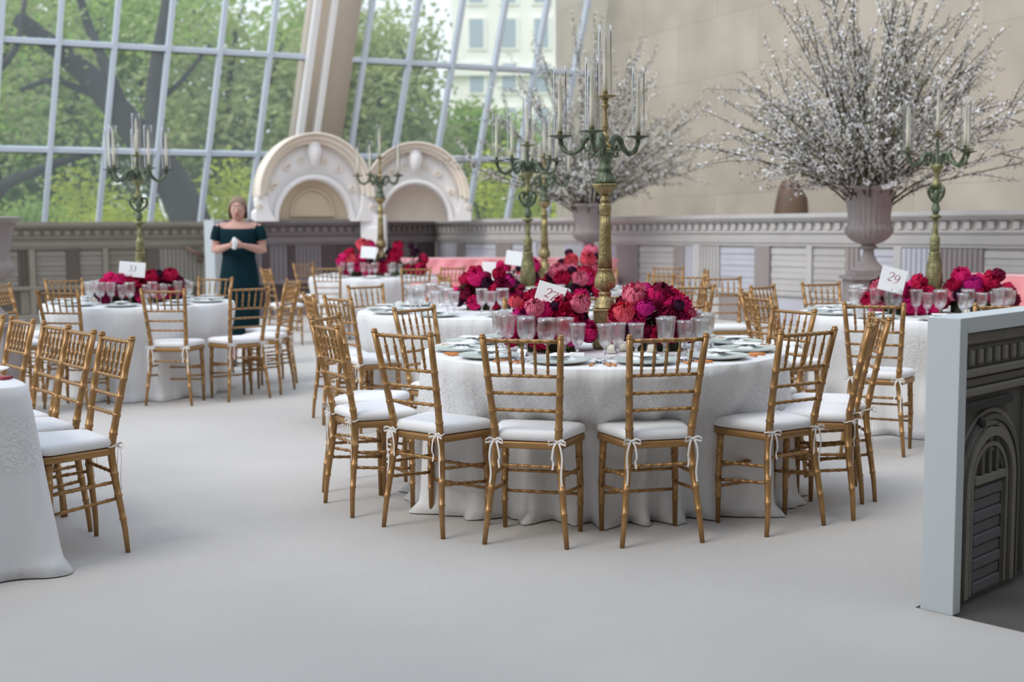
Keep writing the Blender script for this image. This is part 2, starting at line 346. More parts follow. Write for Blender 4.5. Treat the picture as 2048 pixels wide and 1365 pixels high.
def make_chair():
    root = empty('banquet_chair')
    def rail(name, a, c, r, k, seg=7):
        mb = MB(); bamboo(mb, [a, c], [r, r], [(i+1)/(k+1) for i in range(k)], seg, .002, .0035); return mb.build(name, gold, root)
    def post(s, z):   # rear post centre line
        if z < .44: t = z/.44; return Vector((s*lerp(.183, .137, t), lerp(-.205, -.165, sstep(t)), z))
        t = (z-.44)/.47; return Vector((s*lerp(.137, .170, t), -.165-.095*t**1.15, z))
    for s in (-1, 1):
        mb = MB(); P = [post(s, z) for z in (0, .1, .2, .3, .4, .44, .5, .6, .7, .8, .905)]
        R = [.0105, .0125, .014, .0155, .0165, .017, .0165, .0155, .015, .0145, .014]
        bamboo(mb, P, R, [.16, .27, .37, .56, .645, .73, .815], 10)
        t = post(s, .905); mb.lathe([(.012, -.004), (.0165, .0), (.0165, .004), (.012, .007), (.013, .010), (.0125, .014), (.006, .017)], 10, t)
        mb.build('rear_leg', gold, root)
        mb = MB(); bamboo(mb, [(s*.176, .112, 0), (s*.176, .112, .22), (s*.168, .108, .43)], [.0105, .0145, .0165], [.30, .52, .78, .95], 10); mb.build('front_leg', gold, root)
    rail('top_rail', post(-1, .893), post(1, .893), .0088, 6, 8)
    for z in (.742, .665, .590): rail('back_rail', post(-1, z), post(1, z), .0078, 6, 7)
    for i in range(5):
        t = (i+1)/6; a = post(-1, .893).lerp(post(1, .893), t); c = post(-1, .742).lerp(post(1, .742), t)
        mb = MB(); bamboo(mb, [a, a.lerp(c, .12), a.lerp(c, .42), a.lerp(c, .5), a.lerp(c, .85), c], [.0036, .0045, .0078, .0075, .0062, .0036], [.32, .62, .86], 7, .0022, .0035); mb.build('spindle', gold, root)
    rail('stretcher', post(-1, .345), post(1, .345), .0075, 5); 
    rail('stretcher', (-.174, .111, .268), (.174, .111, .268), .0075, 5); rail('stretcher', (-.175, .112, .172), (.175, .112, .172), .0075, 5)
    for s in (-1, 1):
        rail('stretcher', post(s, .305), (s*.174, .111, .288), .0075, 5); rail('stretcher', post(s, .235), (s*.175, .112, .205), .0075, 5)
    # seat frame and cushion share a rounded trapezium outline
    def outline(inset, n=7):
        c = [(-.150+inset, -.170+inset), (.150-inset, -.170+inset), (.207-inset, .145-inset), (-.207+inset, .145-inset)]; r = [.02, .02, .06, .06]; out = []
        for i in range(4):
            p, a, d = Vector(c[i]), Vector(c[i-1]), Vector(c[(i+1) % 4]); u1 = (a-p).normalized(); u2 = (d-p).normalized(); A = p+u1*r[i]; D = p+u2*r[i]
            for k in range(n): t = k/(n-1); out.append((A*(1-t)**2+p*2*t*(1-t)+D*t*t))
        return out
    def slab(levels, m, name):
        mb = MB(); rings = [[Vector((q.x, q.y, z)) for q in outline(i)] for i, z in levels]; n = len(rings[0]); vs = [q for r in rings for q in r]
        fs = [(i*n+k, i*n+(k+1) % n, (i+1)*n+(k+1) % n, (i+1)*n+k) for i in range(len(rings)-1) for k in range(n)]
        fs += [tuple(range(n))[::-1], tuple((len(rings)-1)*n+k for k in range(n))]; mb.add(vs, fs); return mb.build(name, m, root)
    slab([(.012, .418), (.003, .420), (0, .424), (0, .446), (.004, .450)], gold, 'seat_frame')
    slab([(.022, .4505), (.006, .455), (0, .464), (-.002, .476), (.002, .488), (.012, .496), (.03, .5005), (.07, .5035)], cushion_m, 'cushion')
    # bows tied round the rear posts
    for s in (-1, 1):
        mb = MB(); p = post(s, .458)
        def rib(P, w=.0045):
            P = crom(P, 4); G = [[q+Vector((0, 0, -w)), q+Vector((w*.25, -.0008, w))] for q in P]; mb.grid(G)
        def ribv(P, w=.0042):
            P = crom(P, 4); mb.grid([[q+Vector((-w, 0, 0)), q+Vector((w, -.001, 0))] for q in P])
        mb.tube([p+Vector((cos(a)*.0195, sin(a)*.0195, .004*sin(2*a))) for a in [2*pi*k/12 for k in range(13)]], .0035, 5, False)
        k = p+Vector((0, -.021, 0)); mb.tube([k+Vector((-.007, 0, 0)), k+Vector((0, -.004, .001)), k+Vector((.007, 0, 0))], [.004, .0065, .004], 6)
        for q in (-1, 1):
            rib([k, k+Vector((q*.018, -.012, .011)), k+Vector((q*.036, -.016, .003)), k+Vector((q*.038, -.012, -.010)), k+Vector((q*.018, -.008, -.006)), k])
            ln = .155+.035*q*s
            ribv([k, k+Vector((q*.014, -.010, -.02)), k+Vector((q*.022, -.010, -.07)), k+Vector((q*.017, -.006, -ln*.75)), k+Vector((q*.021, -.008, -ln))])
        mb.build('ribbon_bow', ribbon_m, root)
    return root
CH = make_chair(); CH_USED = [False]
SECT = ['front', 'front, a little right', 'front right', 'right', 'back right', 'back, a little right', 'back', 'back, a little left', 'back left', 'left', 'front left', 'front, a little left']
def sect(deg): return SECT[int(((deg % 360)+15)//30) % 12]
def chair(x, y, fx, fy, label, group, back=.20):
    """x, y: middle between the rear feet; (fx, fy): the way the chair faces"""
    f = Vector((fx, fy)).normalized(); o = CH if not CH_USED[0] else copy_tree(CH); CH_USED[0] = True
    o.location = (x+f.x*back, y+f.y*back, 0); o.rotation_euler = (0, 0, atan2(-f.x, f.y)+rnd.uniform(-.02, .02)); tag(o, label, 'chair', group); return o

# ------------------------------------------------------------------ cloths
def tablecloth(name, c, top_r, floor_r, H, seed, label, group=None, folds=17, amp=.035, n=220):
    r_ = random.Random(seed); mb = MB(); ph = [r_.uniform(0, 6.28) for _ in range(6)]
    fs = [folds, folds*1.7, folds*.53]
    def wob(a): w = sin(fs[0]*a+ph[0]+.8*sin(3*a+ph[3])); return .6*(abs(w)**.6*(1 if w > 0 else -1))+.28*sin(round(fs[1])*a+ph[1])+.35*sin(round(fs[2])*a+ph[2])
    rings = []
    for k in range(9): rings.append([(top_r(a)*(.02+.98*k/8*.985), H+.0005*sin(7*a+k), a) for a in [2*pi*i/n for i in range(n)]])
    rings.append([(top_r(a), H-.006, a) for a in [2*pi*i/n for i in range(n)]])
    NZ = 16
    for k in range(1, NZ+1):
        t = k/NZ; z = (H-.006)*(1-t)+.006*t; R = []
        for i in range(n):
            a = 2*pi*i/n; base = lerp(top_r(a)+.006, floor_r(a), sstep(t*1.7) if floor_r(a) < top_r(a) else t)
            am = amp*(.16+1.15*t**.7)
            r = base+am*wob(a)+(.03*max(0, t-.93)/.07*(1+wob(a*1.0)))
            R.append((r, z+(.02*(1+wob(a+.3))*0 if t < 1 else 0), a))
        rings.append(R)
    vs = [(r*cos(a), r*sin(a), z) for R in rings for r, z, a in R]
    m = len(rings); F = [(i*n+k, i*n+(k+1) % n, (i+1)*n+(k+1) % n, (i+1)*n+k)[::-1] for i in range(m-1) for k in range(n)]+[tuple(range(n))]
    mb.add(vs, F); o = mb.build(name, linen, None, True, (c[0], c[1], 0)); so = o.modifiers.new('thick', 'SOLIDIFY'); so.thickness = .002; so.offset = -1
    tag(o, label, 'tablecloth', group); return o
def round_under(c, R, H, label):
    t = empty('banquet_table', (c[0], c[1], 0)); mb = MB(); mb.lathe([(R-.03, H-.03), (R-.015, H-.028), (R-.015, H-.006), (R-.03, H-.0045)], 48); mb.build('tabletop', pierm, t)
    mb = MB(); mb.lathe([(.3, 0), (.3, .03), (.05, .06), (.05, H-.03)], 24); mb.build('pedestal', pierm, t); tag(t, label, 'table'); return t
H = .758
T1c, T2c, T3c, T4c, T5c, T7c = (.46, 6.13), (-3.17, 10.34), (2.93, 8.52), (-.20, 9.12), (-1.75, 15.9), (.33, 12.25)
def fr1(a):   # radius at the floor of cloth 1, angle measured from the camera side
    th = abs((a-radians(-90)+pi) % (2*pi)-pi); th2 = degrees_(th)
    return .62+.33*sstep((th2-27)/50.) if th2 < 90 else .96-.16*sstep((th2-95)/40)
def degrees_(x): return x*180/pi
tablecloth('tablecloth', T1c, lambda a: .905, fr1, H, 3, 'white lace-edged linen cloth draped to the floor over the nearest round table, number 27', amp=.036, folds=23)
round_under(T1c, .90, H, 'round banquet table hidden under the cloth of number 27')
for c, R, sd_, lb in ((T2c, .79, 5, 'white cloth draped over the round table nearest the woman in the dark green dress'), (T3c, .90, 6, 'white cloth draped over the round table number 29 behind the grey screen on the right'),
                      (T4c, .95, 8, 'white cloth on the round table directly behind table number 27'), (T5c, .88, 9, 'white cloth on the small far table below the plaster arches'), (T7c, .90, 12, 'white cloth on the far table in front of the pink sofa')):
    tablecloth('tablecloth', c, (lambda R: lambda a: R)(R), (lambda R: lambda a: R-.07)(R), H, sd_, lb, amp=.03, folds=15, n=160)
    round_under(c, R, H, lb.replace('white cloth draped over the ', '').replace('white cloth on the ', '').replace('round table', 'round banquet table')+', hidden by its cloth')
# rectangular table at the left edge
c8 = at(77, 770, H); d8 = Vector((-.63, .78, 0)); e8 = Vector((-.78, -.63, 0)); LX, LY = 1.25, .53
ctr8 = c8+d8*LX+e8*LY; ang8 = atan2(d8.y, d8.x)
def rect_r(hx, hy):
    def f(a):
        ca, sa = abs(cos(a)), abs(sin(a)); p = 14.; return 1/((ca/hx)**p+(sa/hy)**p)**(1/p)
    return f
o8 = tablecloth('tablecloth', (ctr8.x, ctr8.y), rect_r(LX, LY), rect_r(LX+.07, LY+.09), H, 21, 'white lace-edged cloth draped over the rectangular table at the left edge of the picture', folds=14, amp=.03, n=400)
o8.rotation_euler = (0, 0, ang8)
t8 = empty('banquet_table', (ctr8.x, ctr8.y, 0), ang8); mb = MB(); mb.bbox(-LX+.05, LX-.05, -LY+.05, LY-.05, H-.03, H-.005); mb.build('tabletop', pierm, t8)
for sx_ in (-1, 1):
    for sy_ in (-1, 1): mb = MB(); mb.bbox(sx_*1.0-.02, sx_*1.0+.02, sy_*.38-.02, sy_*.38+.02, 0, H-.03); mb.build('leg', pierm, t8)
tag(t8, 'rectangular banquet table hidden under its cloth at the left edge', 'table')

# ------------------------------------------------------------------ chair placing
G1 = 'gold bamboo-style chairs round table number 27'
T1CH = [(-.846, 5.84, .87, .49, 'gold chair seen side-on at the left of table 27, nearer of two'),
 (-.93, 6.42, .96, -.27, 'gold chair half hidden behind the nearer left chair of table 27'),
 (-.45, 5.39, .63, .78, 'gold chair angled right at the front left of table 27, white bows tied'),
 (.057, 5.135, .24, .97, 'left one of the two gold chairs backed to the viewer before table 27'),
 (.642, 5.145, -.225, .974, 'right one of the two gold chairs backed to the viewer before table 27'),
 (1.27, 5.38, -.56, .83, 'gold chair angled left at the front right of table 27'),
 (1.65, 5.74, -.93, .36, 'nearly edge-on gold chair at the right of table 27, nearer of two'),
 (1.80, 6.14, -1, .02, 'gold chair at the right of table 27, just behind the edge-on one'),
 (1.51, 6.72, -.87, -.49, 'gold chair on the far right of table 27 facing the viewer across the plates'),
 (-.52, 7.02, .79, -.6, 'gold chair on the far left of table 27 facing the viewer'),
 (.98, 7.25, -.43, -.9, 'gold chair on the far side of table 27 mostly hidden by flowers and goblets')]
for a in T1CH: chair(*a, G1)
def cl(x, y, fx, fy, c, rmin, label, group):
    f = Vector((fx, fy)).normalized(); p = Vector((x, y))
    for _ in range(60):
        if (p+f*.20-Vector(c)).length > rmin: break
        p -= f*.01
    return chair(p.x, p.y, f.x, f.y, label, group)
G2 = 'gold chairs round the table with the tall candelabrum at the left'
for a in ((-2.68, 9.43, .05, 1, 'gold chair backed to the viewer, middle front of the left round table'),
 (-3.42, 9.25, .2, 1, 'gold chair backed to the viewer, front left of the left round table'),
 (-2.12, 9.72, -.62, .79, 'gold chair angled left at the front right of the left round table, near the woman'),
 (-1.90, 10.2, -.98, .12, 'nearer edge-on gold chair at the right of the left round table'),
 (-2.02, 10.95, -.85, -.5, 'farther edge-on gold chair at the right of the left round table'),
 (-2.85, 11.62, -.2, -1, 'gold chair behind the left round table, in front of the woman in green'),
 (-4.17, 11.4, .6, -.8, 'gold chair behind the left round table on its left'),
 (-4.35, 10.5, 1, -.05, 'gold chair at the left of the left round table, turned side-on'),
 (-4.12, 9.65, .8, .6, 'gold chair cut by the left picture edge beside the left round table')):
    cl(*a[:4], T2c, .79+.05, a[4], G2)
G3 = 'gold chairs round table number 29'
for a in ((2.15, 7.2, .45, .9, 'gold chair backed to the viewer in front of table 29'),
 (2.86, 7.08, .05, 1, 'gold chair before table 29 showing only its rail over the grey screen'),
 (1.66, 8.02, .93, .36, 'gold chair angled right at the near left of table 29'),
 (1.74, 8.75, 1, .0, 'gold chair exactly edge-on at the left of table 29'),
 (1.99, 9.42, .75, -.66, 'gold chair at the far left of table 29, turned side-on and partly covered'),
 (2.53, 9.85, .3, -.95, 'gold chair behind table 29 facing the viewer against the pale screens')):
    cl(*a[:4], T3c, .9+.08, a[4], G3)
G4 = 'gold chairs round the table behind number 27'
for a in ((-1.38, 8.6, .92, .35, 'farther of two right-angled gold chairs left of the table behind number 27'),
 (-1.13, 8.22, .78, .62, 'nearer of two right-angled gold chairs left of the table behind number 27'),
 (-1.14, 9.85, .68, -.73, 'gold chair facing the viewer, far left of the table behind number 27'),
 (.11, 7.98, -.12, 1, 'gold chair whose top rail shows just behind the number 27 card'),
 (.53, 8.28, -.5, .86, 'gold chair whose top rail shows behind the foot of the big candelabrum')):
    cl(*a[:4], T4c, .95+.06, a[4], G4)
G6 = 'loose gold chairs between table 27 and the pale screens'
for a in ((1.03, 9.1, -.35, .94, 'gold chair back directly behind the right mound of table 27'),
 (1.40, 9.55, -.2, .98, 'gold chair right of the right mound of table 27, before the empty cluster'),
 (1.42, 11.9, -.75, -.66, 'leftmost gold chair of the empty cluster before the screens, angled left'),
 (1.66, 11.45, -.35, -.9, 'gold chair with a white seat in the middle of the cluster before the screens'),
 (1.92, 11.05, .1, -1, 'pale gold chair standing clear at the right of the cluster before the screens'),
 (1.80, 14.0, -.2, -1, 'farthest gold chair of the cluster, small and close to the screens'),
 (2.02, 13.0, -1, .05, 'thin edge-on gold chair in the cluster before the screens')):
    chair(*a, G6)
G5 = 'gold chairs round the far table below the arches'
for a in ((-2.22, 14.72, .1, 1, 'far gold chair backed to the viewer before the white far table'),
 (-2.78, 16.5, .75, -.65, 'far gold chair at the back left of the far table below the arches'),
 (-2.85, 14.4, .87, .5, 'far gold chair turned right, standing between the woman and the far table'),
 (-1.13, 14.3, -.25, .97, 'far gold chair right of the far table, leftmost of three'),
 (-.74, 14.6, -.6, .8, 'far gold chair right of the far table, middle of three')):
    cl(*a[:4], T5c, .88+.06, a[4], G5)
chair(-.62, 12.0, .9, .35, 'far gold chair at the left of the table before the pink sofa', 'gold chairs round the table before the pink sofa')
chair(1.0, 13.65, -.45, -.9, 'far gold chair behind the table before the pink sofa', 'gold chairs round the table before the pink sofa')
G8 = 'gold chairs along the rectangular table at the left edge'
for (x, y, lb) in ((-1.735, 5.235, 'nearest gold chair beside the rectangular table at the left edge'),
  (-2.02, 5.60, 'second gold chair from the front along the left edge table'), (-2.24, 5.89, 'third gold chair from the front along the left edge table'),
  (-2.56, 6.28, 'fourth gold chair from the front along the left edge table'), (-2.87, 6.66, 'gold chair barely in the picture at the far end of the left row')):
    chair(x, y, -.78, -.63, lb, G8, .23)

# ================================================================== printed architectural screens
def pm(n, c): return mat(n, c, .75, var=.06, vscale=3)
PAL = {'left': [pm('taupe_board', (.20, .175, .14)), pm('dark_taupe', (.10, .08, .065)), pm('warm_grey', (.235, .215, .185)), pm('pale_taupe', (.24, .215, .175))],
       'mid': [pm('mauve_board', (.16, .135, .13)), pm('dark_mauve', (.07, .05, .052)), pm('mauve_grey', (.19, .165, .175)), pm('pale_mauve', (.21, .18, .185))],
       'right': [pm('pale_grey_board', (.47, .455, .44)), pm('pale_brown', (.31, .27, .265)), pm('lavender_grey', (.52, .525, .59)), pm('light_grey', (.53, .515, .50))]}
def screen(p0, p1, zt, pal, seed, label, ins, th=.12, group=None):
    """free-standing painted screen from p0 (left) to p1 (right); ins: list of (width share, kind, tone)"""
    p0, p1 = Vector(p0), Vector(p1); L = (p1-p0).length; r = empty('architectural_screen', (p0.x, p0.y, 0), atan2(p1.y-p0.y, p1.x-p0.x)); P = PAL[pal]; rr = random.Random(seed)
    mb = MB(); mb.bbox(0, L, .03, th, 0, zt-.03); mb.build('backing', P[0], r, False)
    def prof(name, pts, m):  # extrude a (y, z) outline along x
        mb = MB(); n = len(pts); mb.add([(0, y, z) for y, z in pts]+[(L, y, z) for y, z in pts], [tuple(range(n))[::-1], tuple(range(n, 2*n))]+[(i, (i+1) % n, (i+1) % n+n, i+n) for i in range(n)]); return mb.build(name, m, r, False)
    zc = zt-.40
    prof('cornice', [(.05, zt), (-.10, zt), (-.10, zt-.05), (-.075, zt-.075), (-.045, zt-.09), (-.045, zt-.10), (.005, zt-.105), (.005, zt-.205), (-.03, zt-.21), (-.03, zt-.235), (.0, zt-.25), (.0, zt-.285), (-.035, zt-.29), (-.02, zt-.36), (.0, zt-.37), (.0, zc), (.05, zc)], P[3])
    mb = MB(); n = int(L/.135)
    for i in range(n): x = (i+.5)*L/n; mb.bbox(x-.036, x+.036, -.035, .02, zt-.20, zt-.12)
    mb.build('dentil_row', P[3], r, False)
    prof('rail', [(.05, .56), (-.012, .56), (-.02, .54), (-.012, .50), (.05, .50)], P[3])
    prof('base_board', [(.05, .14), (-.012, .14), (-.02, .12), (-.02, 0), (.05, 0)], P[3])
    x = 0; tot = sum(i[0] for i in ins)
    for wd, kind, tone in ins:
        w = wd/tot*L; x0, x1 = x, x+w; x += w
        mb = MB()
        if kind == 'pilaster': mb.bbox(x0, x1, -.012, .04, .14, zc); mb.build('pilaster', P[tone], r, False); continue
        if kind == 'flat': mb.bbox(x0, x1, .015, .04, .56, zc); mb.build('panel', P[tone], r, False)
        if kind == 'lines':   # horizontal boards
            n = 7; h = (zc-.60)/n
            for k in range(n): mb.bbox(x0+.01, x1-.01, .012+.010*(k % 2), .04, .57+k*h, .57+(k+1)*h-.004)
            mb.build('panel', P[tone], r, False)
        if kind == 'flutes':
            n = max(3, int(w/.06)); s = w/n
            for k in range(n): mb.bbox(x0+k*s+.004, x0+(k+1)*s-.008, .0, .04, .56, zc-.01)
            mb.build('panel', P[tone], r, False)
        mb = MB(); mb.bbox(x0+.01, x1-.01, .012, .04, .15, .49); mb.build('lower_panel', P[(tone+3) % 4 if tone != 1 else 0], r, False)
    return tag(r, label, 'screen', group)
ZT = 1.53
a = atd(-60, 460, 17.9); bq = atd(205, 460, 17.9); dirE = EX
def gl(u, p, d):   # point where the sight line through column u meets the line p + s*d on the floor
    r_ = ray(u, 500); k = r_.x/r_.y; s = (p.x-k*p.y)/(k*d.y-d.x); return Vector((p.x+s*d.x, p.y+s*d.y, 0))
LP = Vector((-7.0, 17.9, 0)); LD = EX
ls = [gl(u, LP, LD) for u in (-70, 65, 205, 415)]
screen(ls[0], ls[1], 1.50, 'left', 1, 'taupe moulded screen cut by the left picture edge', [(.3, 'lines', 2), (.12, 'pilaster', 1), (.36, 'lines', 2), (.16, 'flutes', 1), (.06, 'pilaster', 3)])
screen(ls[1], ls[2], 1.50, 'left', 2, 'taupe moulded screen behind the left end of the left round table', [(.03, 'pilaster', 3), (.45, 'lines', 2), (.17, 'pilaster', 1), (.35, 'lines', 2)])
screen(ls[2], ls[3], 1.50, 'left', 3, 'taupe moulded screen with a pictured bronze handrail, left of the woman', [(.05, 'pilaster', 3), (.36, 'lines', 0), (.12, 'pilaster', 1), (.40, 'flutes', 2), (.07, 'pilaster', 3)])
# bronze handrail on the left screen
h0, h1 = gl(372, LP-Vector((0, .12, 0)), LD), gl(414, LP-Vector((0, .12, 0)), LD)
hr = MB(); hr.tube([(h0.x, h0.y, 1.10), (h1.x, h1.y, .93)], .035, 8); ho = hr.build('handrail', bronze_stat, None); tag(ho, 'short dark bronze handrail sloping down in front of the taupe screen left of the woman', 'handrail')
hb = MB(); hb.tube([((h0.x+h1.x)/2, (h0.y+h1.y)/2, 1.0), ((h0.x+h1.x)/2+.01, (h0.y+h1.y)/2+.0, .90), ((h0.x+h1.x)/2+.03, (h0.y+h1.y)/2+.14, .88)], .02, 6); hb.build('bracket', bronze_stat, ho)
# white end post
pp = gl(429, LP-Vector((0, .5, 0)), LD); mb = MB(); mb.bbox(-.075, .075, -.30, .30, 0, 1.52); po = mb.build('screen_end_board', white_frame, None, False, (pp.x, pp.y, 0)); bevel(po); tag(po, 'tall narrow white end board standing just left of the woman in green', 'board')
MP = LP+Vector((0, -.15, 0)); ms = [gl(u, MP, LD) for u in (441, 575, 722)]
screen(ms[0], ms[1], 1.53, 'mid', 4, 'mauve-grey moulded screen directly right of the woman, below the left arch', [(.3, 'flat', 0), (.08, 'pilaster', 3), (.30, 'flutes', 2), (.12, 'pilaster', 1), (.3, 'flutes', 2)])
screen(ms[1], ms[2], 1.53, 'mid', 5, 'dark mauve moulded screen under the right half of the front arch', [(.10, 'pilaster', 1), (.36, 'flutes', 2), (.2, 'pilaster', 1), (.34, 'flat', 1)])
CB = Vector((-1.36, 22.0, 0)); cs = [gl(726, MP+LD*.2, LD), CB]
CA = gl(775, Vector((-2.5, 20.4, 0)), Vector((.62, .78, 0)).normalized())
screen(Vector((-2.42, 20.6, 0)), CB, 1.53, 'mid', 6, 'mauve moulded screen with corner shade painted dark, under the barrel arch', [(.3, 'flat', 1), (.1, 'pilaster', 2), (.3, 'flutes', 2), (.3, 'flat', 1)])  # shade of the corner is put into this screen's darker tones
RA, RB_ = CB, Vector((5.45, 12.35, 0)); RDv = (RB_-RA); NR = 6
seqs = [[(.3, 'flat', 2), (.1, 'pilaster', 1), (.4, 'lines', 2), (.2, 'flutes', 1)], [(.25, 'lines', 2), (.1, 'pilaster', 2), (.35, 'flat', 0), (.3, 'flutes', 2)],
        [(.35, 'flutes', 2), (.25, 'pilaster', 1), (.4, 'lines', 3)], [(.12, 'pilaster', 1), (.1, 'flutes', 2), (.06, 'pilaster', 3), (.2, 'flutes', 0), (.35, 'lines', 2), (.14, 'pilaster', 1)],
        [(.36, 'lines', 3), (.05, 'pilaster', 3), (.30, 'lines', 0), (.12, 'flutes', 1), (.3, 'lines', 2)], [(.05, 'pilaster', 3), (.25, 'flutes', 2), (.3, 'flutes', 1), (.4, 'lines', 3)]]
names = ['farthest pale grey moulded screen, in the corner behind the pink sofa', 'pale grey moulded screen behind the second urn, under the end of the windows', 'pale grey moulded screen behind the cluster of empty chairs',
         'pale grey moulded screen between the empty chair cluster and the big urn', 'pale grey moulded screen behind the big urn of white branches', 'pale grey moulded screen behind table 29 at the right picture edge']
RK = [0, .20, .37, .53, .68, .84, 1.0]
for i in range(NR):
    screen(RA+RDv*RK[i], RA+RDv*RK[i+1], 1.53, 'right', 10+i, names[i], seqs[i])

# ------------------------------------------------------------------ arches on the screens
def arch(name, p0, p1, z0, label, niche=0.):
    """plaster arch pediment; local x across, z up"""
    p0, p1 = Vector(p0), Vector(p1); Wd = (p1-p0).length; r = empty('plaster_arch', (p0.x, p0.y, z0), atan2(p1.y-p0.y, p1.x-p0.x)); cx = Wd/2
    Ri, Ro = Wd*.305, Wd*.40
    def band(nm, a0, a1, r0, r1, y0, y1, m, n=40, ez=1.0, zo=0.):
        mb = MB(); rows = []
        for i in range(n+1):
            t = a0+(a1-a0)*i/n; c, s = cos(t), sin(t); rows.append([(cx-r*c, y, zo+r*s*ez) for r, y in ((r0, y1), (r0, y0), (r1, y0), (r1, y1), (r0, y1))])
        mb.grid(rows); mb.add(rows[0][:4], [(0, 1, 2, 3)]); mb.add(rows[-1][:4], [(3, 2, 1, 0)]); return mb.build(nm, m, r)
    EZ = 1.10; ZO = Wd*.20
    band('inner_archivolt', 0, pi, Ri, Ri*1.12, -.16, .05, plasterw, ez=EZ)
    mb = MB(); rows = []
    for i in range(41):
        t = pi*i/40; x0, z0_ = cx-Ri*1.12*cos(t), Ri*1.12*sin(t)*EZ; x1, z1_ = cx-Ro*cos(t), ZO*sstep(min(t, pi-t)/.35)+Ro*sin(t)*1.06
        rows.append([(x0, .05, z0_), (x0, -.08, z0_), (x1, -.08, z1_), (x1, .05, z1_)])
    mb.grid(rows); mb.build('frieze', plasterw, r)
    band('outer_archivolt', .0, pi, Ro, Ro*1.07, -.20, .10, cream, ez=1.06, zo=ZO)
    band('outer_cornice', .0, pi, Ro*1.07, Ro*1.16, -.26, .12, cream, ez=1.06, zo=ZO)
    band('cornice_lip', .0, pi, Ro*1.16, Ro*1.20, -.32, .12, cream, ez=1.06, zo=ZO)
    # ornaments between the rings
    for k, t in enumerate([.45, .95, 1.30, pi-1.30, pi-.95, pi-.45]):
        mb = MB(); rm = (Ri*1.1+Ro)/2; x, z = cx-rm*cos(t), rm*sin(t)*EZ+ZO*.5
        mb.tube([(x+.07*Wd/2*(1-q/9)*cos(t*1+q*.8), -.11, z+.07*Wd/2*(1-q/9)*sin(t+q*.8)) for q in range(9)], [.03*(1-q/14) for q in range(9)], 6)
        mb.build('scroll', cream, r)
    mb = MB(); mb.lathe([(.0, -.2), (.06, -.16), (.10, -.05), (.12, .06), (.09, .16), (.05, .22), (0, .24)], 12, (cx, -.16, Ro*EZ*.97+ZO*.55)); mb.build('keystone', plasterw, r)
    # scrolled shoulders
    for s in (-1, 1):
        mb = MB(); bx_ = cx+s*Ro*1.10
        P = [(bx_+s*.02, z_) for z_ in ()]
        pts = [(cx+s*Ri*1.1, 0), (cx+s*Ro*1.24, 0), (cx+s*Ro*1.25, .14), (cx+s*Ro*1.17, .20), (cx+s*Ro*1.20, .34), (cx+s*Ro*1.16, ZO+.05), (cx+s*Ro*1.0, ZO+.05), (cx+s*Ro*.97, .2)]
        n = len(pts); mb.add([(x, -.2, z) for x, z in pts]+[(x, .08, z) for x, z in pts], [tuple(range(n)), tuple(range(n, 2*n))[::-1]]+[(i, i+n, (i+1) % n+n, (i+1) % n) for i in range(n)]); mb.build('shoulder', plasterw, r, False)
        mb = MB(); mb.tube([(cx+s*(Ro*1.19)+.06*cos(q*.9)*(1-q/10), -.2, .22+.06*sin(q*.9)*(1-q/10)) for q in range(9)], .022, 6); mb.build('scroll', cream, r)
    if not niche:
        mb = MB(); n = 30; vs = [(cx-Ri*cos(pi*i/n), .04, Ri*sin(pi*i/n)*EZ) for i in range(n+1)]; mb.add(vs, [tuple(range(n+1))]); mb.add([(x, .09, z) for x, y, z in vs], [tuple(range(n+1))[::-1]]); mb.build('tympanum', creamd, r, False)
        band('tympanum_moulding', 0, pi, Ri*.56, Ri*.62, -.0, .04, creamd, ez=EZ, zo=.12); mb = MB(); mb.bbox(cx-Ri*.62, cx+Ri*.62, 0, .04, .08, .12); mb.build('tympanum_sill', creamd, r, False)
    else:
        mb = MB(); rows = []
        for i in range(31): t = pi*i/30; rows.append([(cx-Ri*cos(t), y, Ri*sin(t)*EZ) for y in (0, niche)])
        mb.grid(rows); mb.build('barrel_vault', plasterw, r); mb = MB(); n = 30
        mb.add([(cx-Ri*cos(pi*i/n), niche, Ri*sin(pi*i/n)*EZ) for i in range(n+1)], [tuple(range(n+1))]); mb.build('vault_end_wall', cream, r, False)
    return tag(r, label, 'arch')
za = 1.50
A0, A1 = gl(506, MP-Vector((0, .02, 0)), LD), gl(743, MP-Vector((0, .02, 0)), LD)
arch('a', A0, A1, za, 'cream plaster arch with a beige half-round panel, on the screen right of the woman')
B0, B1 = Vector((A1.x+.02, A1.y-.10, 0)), Vector((-1.0, 20.15, 0))
B1 = gl(940, Vector((-2.4, 20.0, 0)), Vector((.95, -.05, 0)))
arch('b', gl(722, Vector((-2.4, 20.35, 0)), Vector((1, .18, 0)).normalized()), gl(940, Vector((-2.4, 20.35, 0)), Vector((1, .18, 0)).normalized()), za, 'cream plaster arch with a deep curved vault, right of the front arch', niche=.38)
pc = atd(748, 460, 20.0); mb = MB(); mb.bbox(-.20, .20, -.16, .16, 0, 1.60); mb.bbox(-.24, .24, -.2, .2, 0, .15); mb.bbox(-.15, .15, -.19, -.15, .3, 1.4); o_ = mb.build('plaster_pier', plasterw, None, False, (pc.x, pc.y, 0)); bevel(o_, .015); tag(o_, 'white plaster pier between the two arches, behind the far candelabrum', 'pillar')

